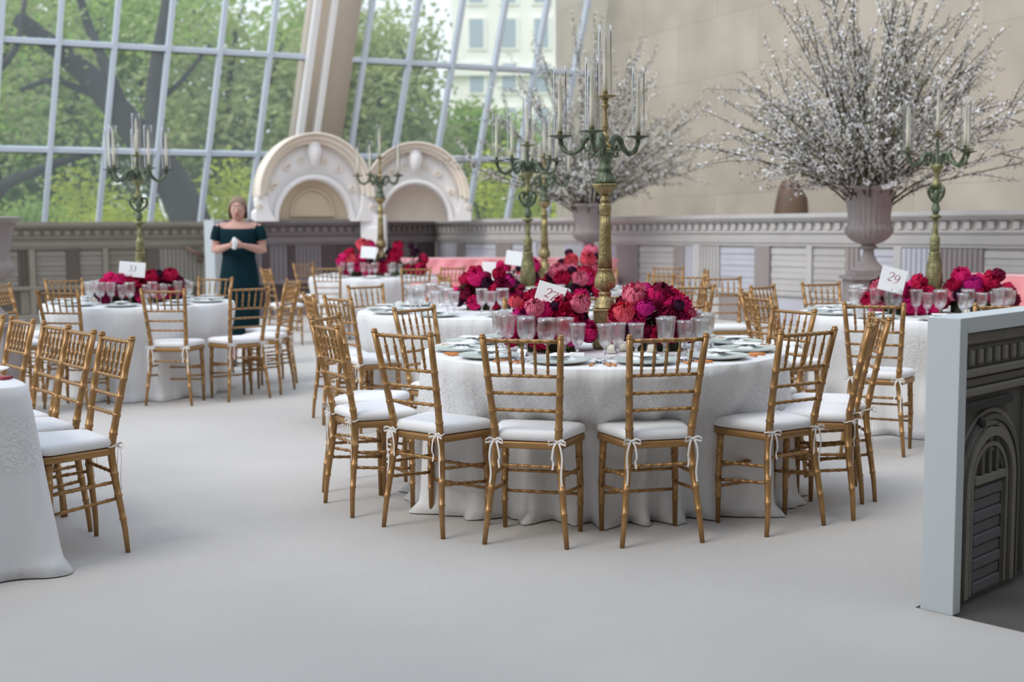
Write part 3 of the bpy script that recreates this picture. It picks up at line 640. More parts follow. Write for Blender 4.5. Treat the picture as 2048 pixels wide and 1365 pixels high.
# ------------------------------------------------------------------ near grey screen on the right
sc = empty('scenic_screen', (PB.x, PB.y, 0), atan2(PR.y, PR.x)); TH = (PA-PB).length; HS = 1.047; LW = 1.9
def lb(x0, x1, y0, y1, z0, z1, name, m, bv=.002, par=None):
    mb = MB(); mb.bbox(x0, x1, y0, y1, z0, z1); o = mb.build(name, m, par or sc, False); bevel(o, bv); return o
lb(0, .058, 0, TH, 0, HS, 'end_board', white_frame)
lb(.0581, LW, 0, TH, HS-.055, HS, 'top_board', white_frame)
prt = [mat('print_grey', (.20, .19, .165), .7, var=.1, vscale=6), mat('print_shade', (.105, .10, .088), .7), mat('print_dark', (.03, .028, .027), .7), mat('print_blue_grey', (.12, .125, .135), .7)]
lb(.0582, LW, .045, TH-.01, .02, HS-.0551, 'print_panel', prt[1])
for z0, z1, d, m in ((.945, .985, .030, 0), (.86, .935, .040, 1), (.825, .855, .026, 0), (.79, .82, .034, 1), (.755, .785, .028, 0)):
    lb(.0583, LW, d, .046, z0, z1, 'moulding', prt[m], .006)
mb = MB()
for k in range(26): mb.bbox(.075+k*.07, .115+k*.07, .026, .046, .868, .925)
bevel(mb.build('egg_and_dart_row', prt[0], sc, False), .012)
lb(.10, .5, .02, .046, .705, .737, 'hinge_bar', prt[2])
mb = MB(); mb.lathe([(0, 0), (.02, 0), (.02, .012), (.012, .018), (0, .02)], 16); kn = mb.build('dark_knob', prt[2], sc, True, (.245, .03, .655)); kn.rotation_euler = (pi/2, 0, 0)
def archstrip(r0, r1, d, m, cx=.34, zs=.42):
    mb = MB(); rows = []
    for (x, z) in [(cx-1, 0.02)]+[(cx-cos(t), sin(t)) for t in [pi*i/24 for i in range(25)]]+[(cx+1, .02)]:
        pass
    P = [(-1, None)]+[(-cos(pi*i/24), sin(pi*i/24)) for i in range(25)]+[(1, None)]
    for c_, s_ in P:
        row = []
        for rr_, y in ((r0, .046), (r0, d), (r1, d), (r1, .046)):
            row.append((cx+c_*rr_, y, .02) if s_ is None else (cx+c_*rr_, y, zs+s_*rr_))
        rows.append(row)
    mb.grid(rows); return mb.build('arch_moulding', prt[m], sc, False)
for r0, r1, d, m in ((.262, .278, .036, 0), (.236, .256, .026, 1), (.214, .232, .032, 0), (.176, .208, .020, 0), (.158, .172, .036, 1), (.138, .154, .028, 0), (.118, .134, .036, 1)): archstrip(r0, r1, d, m)
lb(.062, .074, .03, .046, .02, .75, 'print_column', prt[1])
for k in range(9): lb(.225, .455, .034+.006*(k % 2), .046, .02+k*.044, .058+k*.044, 'print_board', prt[3], .003)
lb(.215, .47, .026, .046, .425, .455, 'print_sill', prt[0]); lb(.215, .47, .036, .046, .405, .424, 'print_recess', prt[2])
for x in (.27, .33, .39): lb(x, x+.025, .03, .046, .456, .64, 'print_mullion', prt[1])
lb(.64, .66, .02, .046, .02, .75, 'print_column', prt[0])
tag(sc, 'near grey-white framed screen with dark pictured arches, at the right edge', 'screen')

# ------------------------------------------------------------------ pink sofas
def sofa(p, L, rz, label, arm=True, h=.92):
    r = empty('tufted_sofa', (p[0], p[1], 0), rz)
    def bb(x0, x1, y0, y1, z0, z1, n, bv=.05):
        mb = MB(); mb.bbox(x0, x1, y0, y1, z0, z1); o = mb.build(n, pinkv, r, True); bevel(o, bv, 4); return o
    bb(0, L, -.75, .0, .12, .46, 'seat_base', .04)
    k = max(1, int(L/.8))
    for i in range(k): bb(L*i/k+.01, L*(i+1)/k-.01, -.78, -.16, .461, .56, 'seat_cushion', .045)
    mb = MB(); nx, nz = int(L/.05), 10; rows = []
    for j in range(nz+1):
        z = .46+(h-.46)*j/nz; row = []
        for i in range(nx+1):
            x = L*i/nx; q = abs(sin(pi*(x/.28+z/.26)))*abs(sin(pi*(x/.28-z/.26))); row.append((x, -.14-.05*q**.5, z))
        rows.append(row)
    mb.grid(rows); mb.grid([[(L*i/nx, -.14+.28*t, h+.02*sin(pi*t)) for i in range(nx+1)] for t in (0, .25, .5, .75, 1)]); mb.bbox(0, L, -.13, .12, .12, h-.01); mb.build('tufted_back', pinkv, r)
    if arm:
        for x in (0, L): bb(x-.16, x, -.80, .1, .12, .70, 'arm', .06)
    for x in (.1, L-.1):
        for y in (-.68, -.06): mb = MB(); mb.lathe([(.02, 0), (.03, .12)], 8, (x, y, 0)); mb.build('leg', treebark, r)
    return tag(r, label, 'sofa')
sofa((-2.0, 18.4), 3.6, radians(-6), 'long pink tufted velvet sofa against the dark screens behind the far tables')
sofa((-1.05, 15.9), 1.0, radians(-4), 'short pink velvet sofa standing in front of the long one, between the far tables', h=.80)
sofa((4.05, 10.9), 1.8, radians(-50), 'pink tufted sofa at the right edge behind table 29', h=.93)

# ------------------------------------------------------------------ urns and blossom branches
def urn(p, s, zb, label, plinth=True):
    r = empty('fluted_urn', (p[0], p[1], zb)); 
    mb = MB(); mb.bbox(-.17*s, .17*s, -.17*s, .17*s, 0, .045*s); o = mb.build('foot_block', urn_m, r, False); bevel(o)
    mb = MB(); mb.lathe([(.165*s, .045*s), (.16*s, .06*s), (.13*s, .09*s), (.085*s, .14*s), (.055*s, .20*s), (.05*s, .25*s), (.07*s, .262*s), (.095*s, .275*s), (.07*s, .29*s), (.065*s, .305*s)], 40); mb.build('stem', urn_m, r)
    mb = MB(); fl = lambda z: .055 if .36*s < z < .80*s else (.03 if .31*s < z < .36*s else 0)
    mb.lathe([(.065*s, .305*s), (.13*s, .325*s), (.185*s, .37*s), (.215*s, .42*s), (.218*s, .455*s), (.20*s, .48*s), (.188*s, .50*s), (.187*s, .56*s), (.195*s, .64*s), (.212*s, .72*s), (.235*s, .79*s), (.25*s, .815*s)], 72, flute=fl, cap=False); mb.build('fluted_bowl', urn_m, r)
    mb = MB(); mb.lathe([(.245*s, .81*s), (.29*s, .825*s), (.305*s, .84*s), (.30*s, .855*s), (.24*s, .86*s), (.22*s, .84*s), (.20*s, .70*s), (.0, .68*s)], 48, cap=False); mb.build('rim', urn_m, r)
    tag(r, label, 'urn')
    if plinth:
        q = empty('plinth', (p[0], p[1], 0)); mb = MB(); mb.bbox(-.19, .19, -.19, .19, .06, zb-.03); bevel(mb.build('shaft', urn_m, q, False)); mb = MB(); mb.bbox(-.22, .22, -.22, .22, 0, .06); mb.bbox(-.22, .22, -.22, .22, zb-.03, zb); bevel(mb.build('mouldings', urn_m, q, False)); tag(q, label.split(' holding')[0].replace('urn', 'plinth')+' carrying its urn' if False else 'square grey plinth under the '+label.split(',')[0], 'plinth')
    return r
def branch(mbS, mbB, mbL, P, r0, rr, dens, sub=0):
    P = crom(P, 4); n = len(P); mbS.tube(P, [max(.0016, r0*(1-.88*i/n)) for i in range(n)], 5, False)
    L = sum((P[i+1]-P[i]).length for i in range(n-1))
    k = int(L*dens)
    for _ in range(k):
        t = rr.uniform(.12 if sub else .22, 1.); i = min(n-2, int(t*(n-1))); q = P[i].lerp(P[i+1], rr.random())
        off = Vector((rr.gauss(0, 1), rr.gauss(0, 1), rr.gauss(0, 1))).normalized(); q = q+off*.018
        if rr.random() < .46:
            s = rr.uniform(.011, .019); A = off.orthogonal().normalized(); B = off.cross(A)
            for j in range(5):
                a = 2*pi*j/5+rr.random(); d1 = A*cos(a)+B*sin(a); d2 = A*cos(a+.55)+B*sin(a+.55); d3 = A*cos(a-.55)+B*sin(a-.55)
                mbB.add([q, q+d3*s*.7+off*s*.25, q+d1*s*1.1+off*s*.35, q+d2*s*.7+off*s*.25], [(0, 1, 2, 3)])
        elif rr.random() < .9:
            s = rr.uniform(.018, .036); A = off.orthogonal().normalized(); mbL.add([q, q+off*s*.5+A*s*.25, q+off*s*1.2, q+off*s*.5-A*s*.25], [(0, 1, 2, 3)])
    return P
def bouquet(p, zb, n, R, Hh, seed, label, group, scale=1.):
    rr = random.Random(seed)
    for k in range(n):
        mbS, mbB, mbL = MB(), MB(), MB()
        az = 2*pi*k*.618+rr.uniform(-.3, .3); el = rr.uniform(.0, 1)**.6   # 0 = upright, 1 = flat
        rad = R*el*rr.uniform(.75, 1.15); hh = Hh*(1-.80*el**1.7)*rr.uniform(.74, 1.08)
        d = Vector((cos(az), sin(az), 0)); b0 = Vector((p[0], p[1], zb))+d*rr.uniform(.0, .10)*scale
        P = [b0-Vector((0, 0, .12)), b0+d*rad*.22+Vector((0, 0, hh*.30)), b0+d*rad*.58+Vector((rr.gauss(0, .03), rr.gauss(0, .03), hh*.66)), b0+d*rad+Vector((rr.gauss(0, .05), rr.gauss(0, .05), hh))]
        Q = branch(mbS, mbB, mbL, P, .012*scale, rr, 75)
        for _ in range(rr.randint(6, 10)):
            i = rr.randint(len(Q)//4, len(Q)-3); t = (Q[i+1]-Q[i]).normalized(); s = Vector((rr.gauss(0, 1), rr.gauss(0, 1), rr.gauss(.3, 1))).normalized(); dr = (t+s*.75).normalized(); l = rr.uniform(.18, .62)*scale
            branch(mbS, mbB, mbL, [Q[i], Q[i]+dr*l*.5+Vector((0, 0, .02)), Q[i]+dr*l+t*.06], .0055*scale, rr, 85, 1)
        o = mbS.build('blossom_branch', bark); tag(o, ('upright', 'slanting', 'low spreading')[min(2, int(el*3))]+' white-blossom branch leaning '+('right', 'right and back', 'back', 'left and back', 'left', 'left and forward', 'forward', 'right and forward')[int(((az % (2*pi))/(2*pi)*8+.5)) % 8]+' in '+label, 'branch', group)
        ob = mbB.build('blossoms', petal_w, o, False); ol = mbL.build('leaves', leaf_y, o, False); ob['kind'] = 'stuff'; ol['kind'] = 'stuff'
u1 = atd(1737, 500, 11.5); u2 = atd(1177, 500, 17.0)
urn((u1.x, u1.y), .98, .90, 'large grey fluted stone urn, right of centre, holding tall white-blossom branches')
urn((u2.x, u2.y), .98, .86, 'second grey fluted urn, farther back behind the big candelabrum, holding blossom branches')
bouquet((u1.x, u1.y), .90+.70, 72, 1.70, 2.35, 4, 'the large right urn', 'blossom branches in the large right urn')
bouquet((u2.x, u2.y), .86+.70, 60, 2.1, 2.75, 5, 'the farther urn', 'blossom branches in the farther urn')
u3 = atd(-32, 500, 9.0)
urn((u3.x, u3.y), .9, .70, 'pale urn just cut off by the left picture edge')
# brown stone statue fragment on its block
sp_ = atd(1581, 430, 16.6); r = empty('stone_statue', (sp_.x, sp_.y, 0)); mb = MB(); mb.bbox(-.4, .4, -.3, .3, 0, 1.3); bevel(mb.build('block', stone, r, False), .02)
mb = MB(); rows = []
for z, rx, ry, ox in ((1.3, .235, .2, 0), (1.45, .235, .2, 0), (1.6, .228, .19, .0), (1.75, .205, .17, .01), (1.86, .165, .15, .0), (1.93, .13, .12, -.01), (1.98, .10, .10, .0), (2.02, .075, .07, .02), (2.04, .02, .02, .02)):
    rows.append([(ox+rx*cos(a)*(1+.06*sin(3*a+z*9)), ry*sin(a), z) for a in [2*pi*i/20 for i in range(21)]])
mb.grid(rows); o_ = mb.build('figure', bronze_stat, r); tag(r, 'broken brown stone figure standing on the ledge against the limestone wall', 'statue')

# ================================================================== candelabra
def curve3(P, az, n=5):
    Q = crom([(r, 0, z) for r, z in P], n); c, s = cos(az), sin(az); return [Vector((q.x*c, q.x*s, q.z)) for q in Q]
CNAME = {}
def candelabrum(p, kind, azs, label, cgroup, table, scale=1., brassy=None):
    r = empty('candelabrum', (p[0], p[1], H+.002)); S = scale; m1 = brass if kind == 'column' else brassv; m2 = verd
    def la(prof, m, n, seg=28, flute=None): mb = MB(); mb.lathe([(a*S, z*S) for a, z in prof], seg, flute=flute); return mb.build(n, m, r)
    mb = MB()
    if kind == 'column':
        mb.bbox(-.062*S, .062*S, -.062*S, .062*S, 0, .07*S); mb.bbox(-.057*S, .057*S, -.057*S, .057*S, .07*S, .20*S); mb.bbox(-.06*S, .06*S, -.06*S, .06*S, .185*S, .20*S); bevel(mb.build('plinth_block', m1, r, False), .006)
        la([(.056, .20), (.056, .208), (.050, .215), (.046, .236), (.036, .252), (.028, .262), (.032, .27), (.033, .279), (.026, .286), (.028, .291), (.042, .297), (.051, .312), (.050, .345), (.042, .372), (.036, .392), (.040, .396), (.036, .401)], m1, 'acanthus_vase', 36, lambda z: .06 if .30*S < z < .39*S else 0)
        la([(.034, .401), (.032, .46), (.029, .53), (.0265, .60), (.0255, .665)], m1, 'fluted_column', 48, lambda z: .07)
        la([(.0255, .665), (.029, .668), (.031, .70), (.031, .715), (.025, .725), (.021, .730), (.027, .737), (.027, .745), (.019, .752), (.021, .758), (.018, .762), (.018, .768)], m1, 'capital', 28)
        la([(.019, .768), (.030, .775), (.048, .798), (.063, .818), (.060, .823), (.046, .826)], m1, 'reeded_bowl', 48, lambda z: .06)
        la([(.048, .826), (.053, .834), (.044, .85), (.034, .875), (.031, .885), (.038, .892), (.040, .900), (.032, .908), (.027, .918), (.028, .935), (.040, .958), (.048, .972), (.048, .980), (.034, .988)], m2, 'green_urn', 36, lambda z: .08 if z < .88*S else 0)
        la([(.034, .986), (.032, .996), (.026, 1.00), (.030, 1.008), (.026, 1.02), (.015, 1.03), (.013, 1.036), (.019, 1.045), (.021, 1.055), (.018, 1.066), (.009, 1.076), (.011, 1.085), (.018, 1.10), (.018, 1.115), (.012, 1.14), (.0085, 1.18), (.009, 1.192), (.019, 1.205), (.020, 1.213), (.012, 1.222), (.011, 1.232), (.018, 1.238)], m1, 'upper_stem', 24)
        zh, za_, Ra, zt_ = .985, 1.062, .235, 1.25
        armP = [(.028, zh-.01), (.048, zh+.045), (.078, zh+.075), (.108, zh+.055), (.128, zh+.018), (.165, zh-.005), (.205, zh+.005), (.228, zh+.04), (.235, za_-.012)]
    else:
        mb.bbox(-.05*S, .05*S, -.05*S, .05*S, 0, .17*S); bevel(mb.build('plinth_block', m1, r, False), .006)
        la([(.045, .17), (.055, .20), (.056, .235), (.052, .29), (.046, .34), (.036, .40), (.038, .42), (.033, .428)], m1, 'leafy_foot', 36, lambda z: .07)
        la([(.03, .428), (.034, .44), (.034, .52), (.026, .535), (.019, .545), (.022, .57), (.016, .60), (.015, .63), (.022, .655), (.045, .668), (.03, .68), (.018, .69)], m1, 'stem', 28)
        la([(.018, .69), (.030, .72), (.024, .75), (.016, .77), (.020, .80), (.03, .83), (.018, .86)], m2, 'green_vase', 24)
        for k in range(4):
            mb = MB(); mb.tube(curve3([(.012*S, .77*S), (.035*S, .785*S), (.062*S, .82*S), (.07*S, .855*S), (.055*S, .878*S), (.035*S, .872*S), (.032*S, .85*S), (.045*S, .84*S)], k*pi/2+.4), [.010*S]*30+[.008*S]*6, 7); mb.build('lyre_scroll', m2, r)
        la([(.02, .86), (.034, .885), (.034, .90), (.02, .918), (.016, .94), (.02, .97), (.028, .99), (.046, 1.01), (.04, 1.03), (.02, 1.04)], m1, 'gilt_ball', 24)
        la([(.03, 1.0), (.034, 1.03), (.02, 1.05), (.024, 1.075), (.012, 1.10), (.014, 1.14), (.01, 1.20), (.012, 1.21)], m2, 'upper_stem', 20)
        zh, za_, Ra, zt_ = 1.05, 1.115, .235, 1.23
        armP = [(.025, zh-.02), (.045, zh+.04), (.075, zh+.055), (.102, zh+.04), (.125, zh+.0), (.165, zh-.028), (.205, zh-.01), (.228, zh+.03), (.235, za_-.01)]
    cups = []
    for az in azs:
        P = curve3([(a*S, z*S) for a, z in armP], az); n = len(P)
        mb = MB(); mb.tube(P, [.0135*S*(1-.35*i/n)+.004*S*abs(sin(i*.55)) for i in range(n)], 8)
        mb.tube(curve3([(.10*S, (zh+.062)*S), (.112*S, (zh+.035)*S), (.10*S, (zh+.01)*S), (.082*S, (zh+.012)*S), (.082*S, (zh+.032)*S)], az), .007*S, 6)
        mb.tube(curve3([(.06*S, (zh+.07)*S), (.055*S, (zh+.02)*S), (.065*S, (zh-.02)*S), (.085*S, (zh-.02)*S), (.085*S, zh*S)], az), .006*S, 6)
        mb.build('arm', m2, r); c = (Ra*S*cos(az), Ra*S*sin(az), 0); cups.append((c, za_*S))
    cups.append(((0, 0, 0), zt_*S))
    for c, z in cups:
        mb = MB(); mb.lathe([(.010*S, z-.014*S), (.02*S, z-.006*S), (.056*S, z+.004*S), (.058*S, z+.008*S), (.02*S, z+.006*S), (.012*S, z+.008*S)], 24, c); mb.build('drip_pan', m2 if c != (0, 0, 0) else m1, r)
        mb = MB(); mb.lathe([(.0115*S, z+.006*S), (.0125*S, z+.03*S), (.0135*S, z+.032*S), (.010*S, z+.034*S)], 14, c); mb.build('socket', m1, r)
    tag(r, label, 'candelabrum', None)
    for i, (c, z) in enumerate(cups):
        sd__ = sect(math.degrees(azs[i])+90).replace(', a little', '') if i < len(azs) else ''
        ctr = i == len(cups)-1; hc = .285*S
        mb = MB(); mb.lathe([(.0118, 0), (.0112, hc*.5), (.0098, hc*.82), (.007, hc*.93), (.003, hc*.985), (.0008, hc)], 12); q = mb.build('taper_candle', wax, None, True, (p[0]+c[0], p[1]+c[1], H+z+.034*S))
        mb = MB(); mb.lathe([(.0315, 0), (.0315, .345*S), (.033, .3455*S), (.0335, .344*S), (.0335, 0)], 24, cap=False); g = mb.build('glass_chimney', chimney_m, None, True, (p[0]+c[0], p[1]+c[1], H+z+.010*S))
        if ctr:
            tag(q, 'tallest central ivory taper candle on '+cgroup, 'candle'); tag(g, 'tallest central glass chimney on '+cgroup, 'candle shade')
        else:
            tag(q, 'ivory taper candle on the '+sd__+' arm of '+cgroup, 'candle', 'arm candles on '+cgroup); tag(g, 'glass chimney on the '+sd__+' arm of '+cgroup, 'candle shade', 'arm chimneys on '+cgroup)
    return r
def azd(*a): return [radians(-90+x) for x in a]   # degrees from the camera side, positive to the right
candelabrum((.47, 6.13), 'column', azd(-110, -20, 130, 190), 'tall gilt and green candelabrum in the middle of table 27', 'the candelabrum of table 27', 1)
candelabrum((2.955, 8.52), 'lyre', azd(-75, -145, 30, 100), 'tall green candelabrum with lyre scrolls on table 29', 'the candelabrum of table 29', 3)
candelabrum((.125, 9.35), 'lyre', azd(-85, -30, 45, 105, 170), 'green candelabrum with lyre scrolls on the table directly behind number 27', 'the candelabrum behind table 27', 4)
candelabrum((-3.14, 10.32), 'lyre', azd(-90, -35, -160, 40, 105), 'green candelabrum with lyre scrolls on the left round table against the windows', 'the candelabrum of the left round table', 2)
candelabrum((.33, 12.2), 'column', azd(-60, 20, 100, 190), 'slender far candelabrum just right of the lyre one behind table 27', 'the far candelabrum before the grey urn', 7, 1.05)
candelabrum((-1.70, 15.9), 'column', azd(-90, -20, 60, 130), 'small far candelabrum standing in front of the two plaster arches', 'the candelabrum before the arches', 5, 1.22)

# ================================================================== flowers
def petal_flower(seed, rings, ruffle=.12, open_=1.):
    """unit-radius bloom: rings of (count, tilt, size, radius)"""
    r_ = random.Random(seed); mb = MB()
    for cnt, tilt, size, rad in rings:
        for k in range(cnt):
            az = 2*pi*(k+r_.uniform(-.2, .2))/cnt; rows = []
            for i in range(5):
                u = i/4; th = -.9+(tilt+.9+r_.uniform(-.04, .04))*u*open_   # polar walk up a sphere
                row = []
                for j in range(5):
                    v = (j/4-.5)*2; w = size*sin(pi*(.18+.70*u))*v; R = rad*(1+ruffle*(u**2)*r_.uniform(-.5, 1)+.05*v*v*u)
                    a = az+w; ez = ruffle*.35*u*u*sin(5*v+k*1.7); row.append((R*cos(th)*cos(a), R*cos(th)*sin(a), R*sin(th)+ez))
                rows.append(row)
            mb.grid(rows)
    return mb
PEONY = [petal_flower(s, [(7, .40, .50, 1.), (9, .75, .42, .97), (9, 1.0, .40, .92), (9, 1.15, .42, .84), (8, 1.25, .45, .74), (7, 1.35, .5, .62), (6, 1.42, .6, .48)], .26) for s in (1, 2, 3)]
RANUN = [petal_flower(s, [(8, .60, .48, 1.), (9, .9, .42, .97), (9, 1.1, .42, .92), (8, 1.25, .48, .86), (7, 1.38, .5, .78), (5, 1.46, .6, .70)], .06) for s in (4, 5)]
FM = {}
def bloom(kind, col, p, s, aim, label, group):
    k = (kind, col, rnd.randint(0, 1)); nm = {'p': 'peony', 'r': 'ranunculus'}[kind]
    if k not in FM: FM[k] = (PEONY if kind == 'p' else RANUN)[k[2]].mesh(nm, MATS['petal_'+col])
    o = link(nm, FM[k], None, p); o.scale = (s, s, s*rnd.uniform(.85, 1)); o.rotation_euler = Vector(aim).to_track_quat('Z', 'Y').to_euler(); o.rotation_euler.rotate_axis('Z', rnd.uniform(0, 6)); return tag(o, label, 'flower', group)
CN = {'hot_pink': 'hot pink', 'crimson': 'crimson', 'blush': 'light pink', 'coral': 'coral pink', 'plum': 'near-black', 'magenta': 'magenta', 'wine': 'dark wine'}
def mound(c, rx, ry, h, n, seed, place, cols, size=.05):
    r_ = random.Random(seed); pts = []
    for k in range(n*30):
        if len(pts) >= n: break
        z = r_.uniform(.12, 1.); a = r_.uniform(0, 2*pi); rr = sqrt(max(0, 1-(z-.10)**2))*r_.uniform(.82, 1.05)
        p = Vector((rx*rr*cos(a), ry*rr*sin(a), .03+h*z*r_.uniform(.9, 1.08)))
        if all((p-q[0]).length > size*1.12 for q in pts): pts.append((p, a))
    for i, (p, a) in enumerate(pts):
        col = r_.choice(cols); k = 'r' if col in ('plum', 'magenta') and r_.random() < .8 else 'p'
        s = size*(r_.uniform(.62, .78) if col == 'plum' else r_.uniform(.85, 1.2))
        zz = 'low' if p.z < h*.45 else ('top' if p.z > h*.82 else 'mid-height'); xx = 'left' if p.x < -rx*.33 else ('right' if p.x > rx*.33 else 'middle'); yy = 'front' if p.y < 0 else 'rear'
        wh = zz+' '+yy+' '+xx+' of '
        bloom(k, col, Vector((c[0], c[1], H+.002))+p, s, (p.x/rx*.9+r_.uniform(-.3, .3), p.y/ry*.9-.45, p.z/h*.9+.2), CN[col]+(' peony, ' if k == 'p' else ' ranunculus, ')+wh+place, CN[col]+(' peonies in ' if k == 'p' else ' ranunculus in ')+place)
    # the low box the flowers stand in
    r = empty('flower_trough', (c[0], c[1], H)); mb = MB(); mb.bbox(-rx*.62, rx*.62, -ry*.6, ry*.6, .001, h*.42); mb.build('box', MATS['dark_foliage'], r, False)
    mb = MB()
    for _ in range(int(90*rx/.2)):
        a = r_.uniform(0, 6.28); q = Vector((rx*.8*cos(a)*r_.random()**.5, ry*.8*sin(a)*r_.random()**.5, h*r_.uniform(.25, .75))); d = Vector((cos(a), sin(a), r_.uniform(-.4, .9))).normalized(); e = d.orthogonal().normalized()*.014
        mb.add([q, q+d*.03+e, q+d*.07, q+d*.03-e], [(0, 1, 2, 3)])
    mb.build('foliage', MATS['dark_foliage'], r, False)['kind'] = 'stuff'; tag(r, 'dark flower trough under '+place, 'planter')
mat('dark_foliage', (.035, .045, .02), .9, var=.4, vscale=20)
ALLC = ['hot_pink', 'hot_pink', 'crimson', 'crimson', 'crimson', 'crimson', 'blush', 'plum', 'plum', 'magenta', 'wine', 'hot_pink', 'wine']
mound((.19, 6.05), .19, .15, .235, 34, 1, 'the left mound of table 27', ALLC)
mound((.70, 6.05), .195, .15, .27, 36, 2, 'the right mound of table 27', ALLC)
mound((2.66, 8.40), .23, .15, .22, 24, 3, 'the left mound of table 29', ALLC, .058)
mound((3.25, 8.50), .24, .15, .235, 24, 4, 'the right mound of table 29', ALLC, .058)
mound((-.17, 9.15), .27, .15, .24, 28, 5, 'the left mound behind table 27', ['crimson', 'hot_pink', 'wine', 'wine', 'crimson', 'plum', 'magenta'], .058)
mound((.46, 9.55), .25, .15, .24, 24, 6, 'the right mound behind table 27', ['crimson', 'hot_pink', 'blush', 'plum', 'crimson'], .058)
mound((-3.28, 10.22), .20, .14, .18, 22, 7, 'the left mound of the left round table', ['crimson', 'wine', 'plum', 'crimson', 'hot_pink'], .055)
mound((-2.96, 10.28), .20, .14, .22, 22, 8, 'the right mound of the left round table', ALLC, .055)
mound((.05, 12.15), .24, .15, .28, 14, 9, 'the left mound of the sofa-side table', ['hot_pink', 'blush', 'plum', 'coral'], .065)
mound((.68, 12.15), .26, .15, .34, 18, 10, 'the right mound of the sofa-side table', ['coral', 'blush', 'plum', 'hot_pink', 'coral'], .065)
mound((-1.95, 15.8), .26, .16, .36, 16, 11, 'the left mound of the arch-side table', ['crimson', 'hot_pink', 'plum', 'coral'], .075)
mound((-1.40, 15.8), .28, .16, .38, 16, 12, 'the right mound of the arch-side table', ['crimson', 'coral', 'plum', 'crimson'], .075)
# individually seen blooms of table 27
def blm(u, v, d, kind, col, s, label): p = atd(u, v, d); bloom(kind, col, p, s, (0, -.6, .8), label, None)
blm(1069, 616, 5.90, 'p', 'blush', .047, 'round light pink peony directly under the number 27 card')
blm(1112, 612, 5.92, 'r', 'plum', .028, 'small near-black bloom at the lower right corner of the number 27 card')
blm(1160, 608, 5.93, 'p', 'blush', .048, 'light pink peony just left of the plinth of the big candelabrum')
blm(1248, 626, 5.88, 'p', 'coral', .050, 'large open coral pink peony at the front of the right mound')
blm(1291, 616, 5.88, 'r', 'magenta', .044, 'round magenta ranunculus at the top front of the right mound')
blm(1272, 594, 5.95, 'p', 'blush', .050, 'pale pink peony on top of the right mound')
blm(1311, 592, 5.95, 'p', 'hot_pink', .046, 'bright pink peony on top right of the right mound')
blm(1358, 611, 5.90, 'r', 'plum', .028, 'single near-black bloom sticking out at the right of the right mound')
blm(1132, 652, 5.86, 'p', 'crimson', .062, 'big ruffled crimson peony low in the left mound')
blm(1030, 604, 5.92, 'r', 'coral', .034, 'small coral bud at the far left of the left mound')
for (u, v, lb_) in ((1041, 682, 'green moss ball at the left foot of the left flower mound'), (1134, 690, 'green moss ball beside the place card left of the candelabrum'), (1073, 684, 'brown-green artichoke-like moss ball behind the two left goblets')):
    p = at(u, v+14, H); mb = MB(); P = []
    r_ = random.Random(u)
    for i in range(13):
        t = pi*i/12; P.append([((.036+r_.uniform(-.004, .004))*sin(t)*cos(a), (.036+r_.uniform(-.004, .004))*sin(t)*sin(a), .033-.033*cos(t)) for a in [2*pi*j/18 for j in range(19)]])
    mb.grid(P); o = mb.build('moss_ball', moss, None, True, p+Vector((0, .02, .002))); tag(o, lb_, 'moss ball')

# ================================================================== glasses, plates, cutlery
def goblet_mesh(kind):
    Hs = {'wine': (.145, .034, .098), 'water': (.165, .040, .112), 'flute_cut': (.165, .038, .10)}[kind]; ht, rb, bw = Hs; z0 = ht-bw
    parts = {}
    mb = MB(); mb.lathe([(.034, 0), (.035, .002), (.02, .005), (.008, .009), (.0045, .016)], 20); parts['foot'] = mb.mesh('foot', crystal)
    mb = MB()
    if kind == 'wine': pr = [(.0045, .016), (.004, .03), (.005, .04), (.0075, z0*.62), (.005, z0*.75), (.009, z0*.86), (.005, z0*.93), (.009, z0)]
    elif kind == 'water': pr = [(.0045, .016), (.004, z0*.6), (.0045, z0*.9), (.009, z0)]
    else: pr = [(.0045, .016), (.009, .025), (.005, .032), (.007, z0*.8), (.013, z0*.9), (.013, z0)]
    mb.lathe(pr, 12); parts['stem'] = mb.mesh('stem', crystal)
    mb = MB(); seg = 36
    if kind == 'flute_cut': out = [(.010, z0), (.024, z0+.006), (.028, z0+.02), (.031, z0+.05), (.036, ht-.012), (.0385, ht)]
    elif kind == 'water': out = [(.010, z0), (.025, z0+.012), (.036, z0+.035), (.0405, z0+.062), (.040, ht-.02), (.0395, ht)]
    else: out = [(.009, z0), (.020, z0+.012), (.028, z0+.034), (.031, z0+.06), (.033, ht-.014), (.037, ht)]
    full = out+[(r-.0018, z) for r, z in out[::-1] if z > z0+.004]+[(.002, z0+.008)]
    mb.lathe(full, seg, flute=lambda z: .045 if z0+.004 < z < ht-.03 else 0, cap=False); parts['bowl'] = mb.mesh('bowl', crystal); return parts
GOB = {k: goblet_mesh(k) for k in ('wine', 'water', 'flute_cut')}
def goblet(kind, x, y, label, group, s=1.):
    r = empty('goblet', (x, y, H+.0015)); s *= 1.13; r.scale = (s, s, s)
    for n, me in GOB[kind].items(): link(n, me, r)
    return tag(r, label, 'glass', group)
def lathe_mesh(prof, m, seg=40, nm='x', flute=None): mb = MB(); mb.lathe(prof, seg, flute=flute); return mb.mesh(nm, m)
PLATE = lathe_mesh([(.0, 0), (.085, 0), (.11, .006), (.142, .016), (.145, .019), (.140, .0185), (.105, .009), (.08, .005), (0, .005)], china, 48, 'charger', lambda z: .008 if z > .014 else 0)
PLRIM = lathe_mesh([(.1425, .0188), (.145, .0198), (.1468, .0185), (.143, .0175)], greenrim, 48, 'rim')
PL2 = lathe_mesh([(0, .0055), (.07, .0055), (.10, .0135), (.102, .0155), (.098, .0148), (.068, .0085), (0, .0085)], china, 40, 'plate')
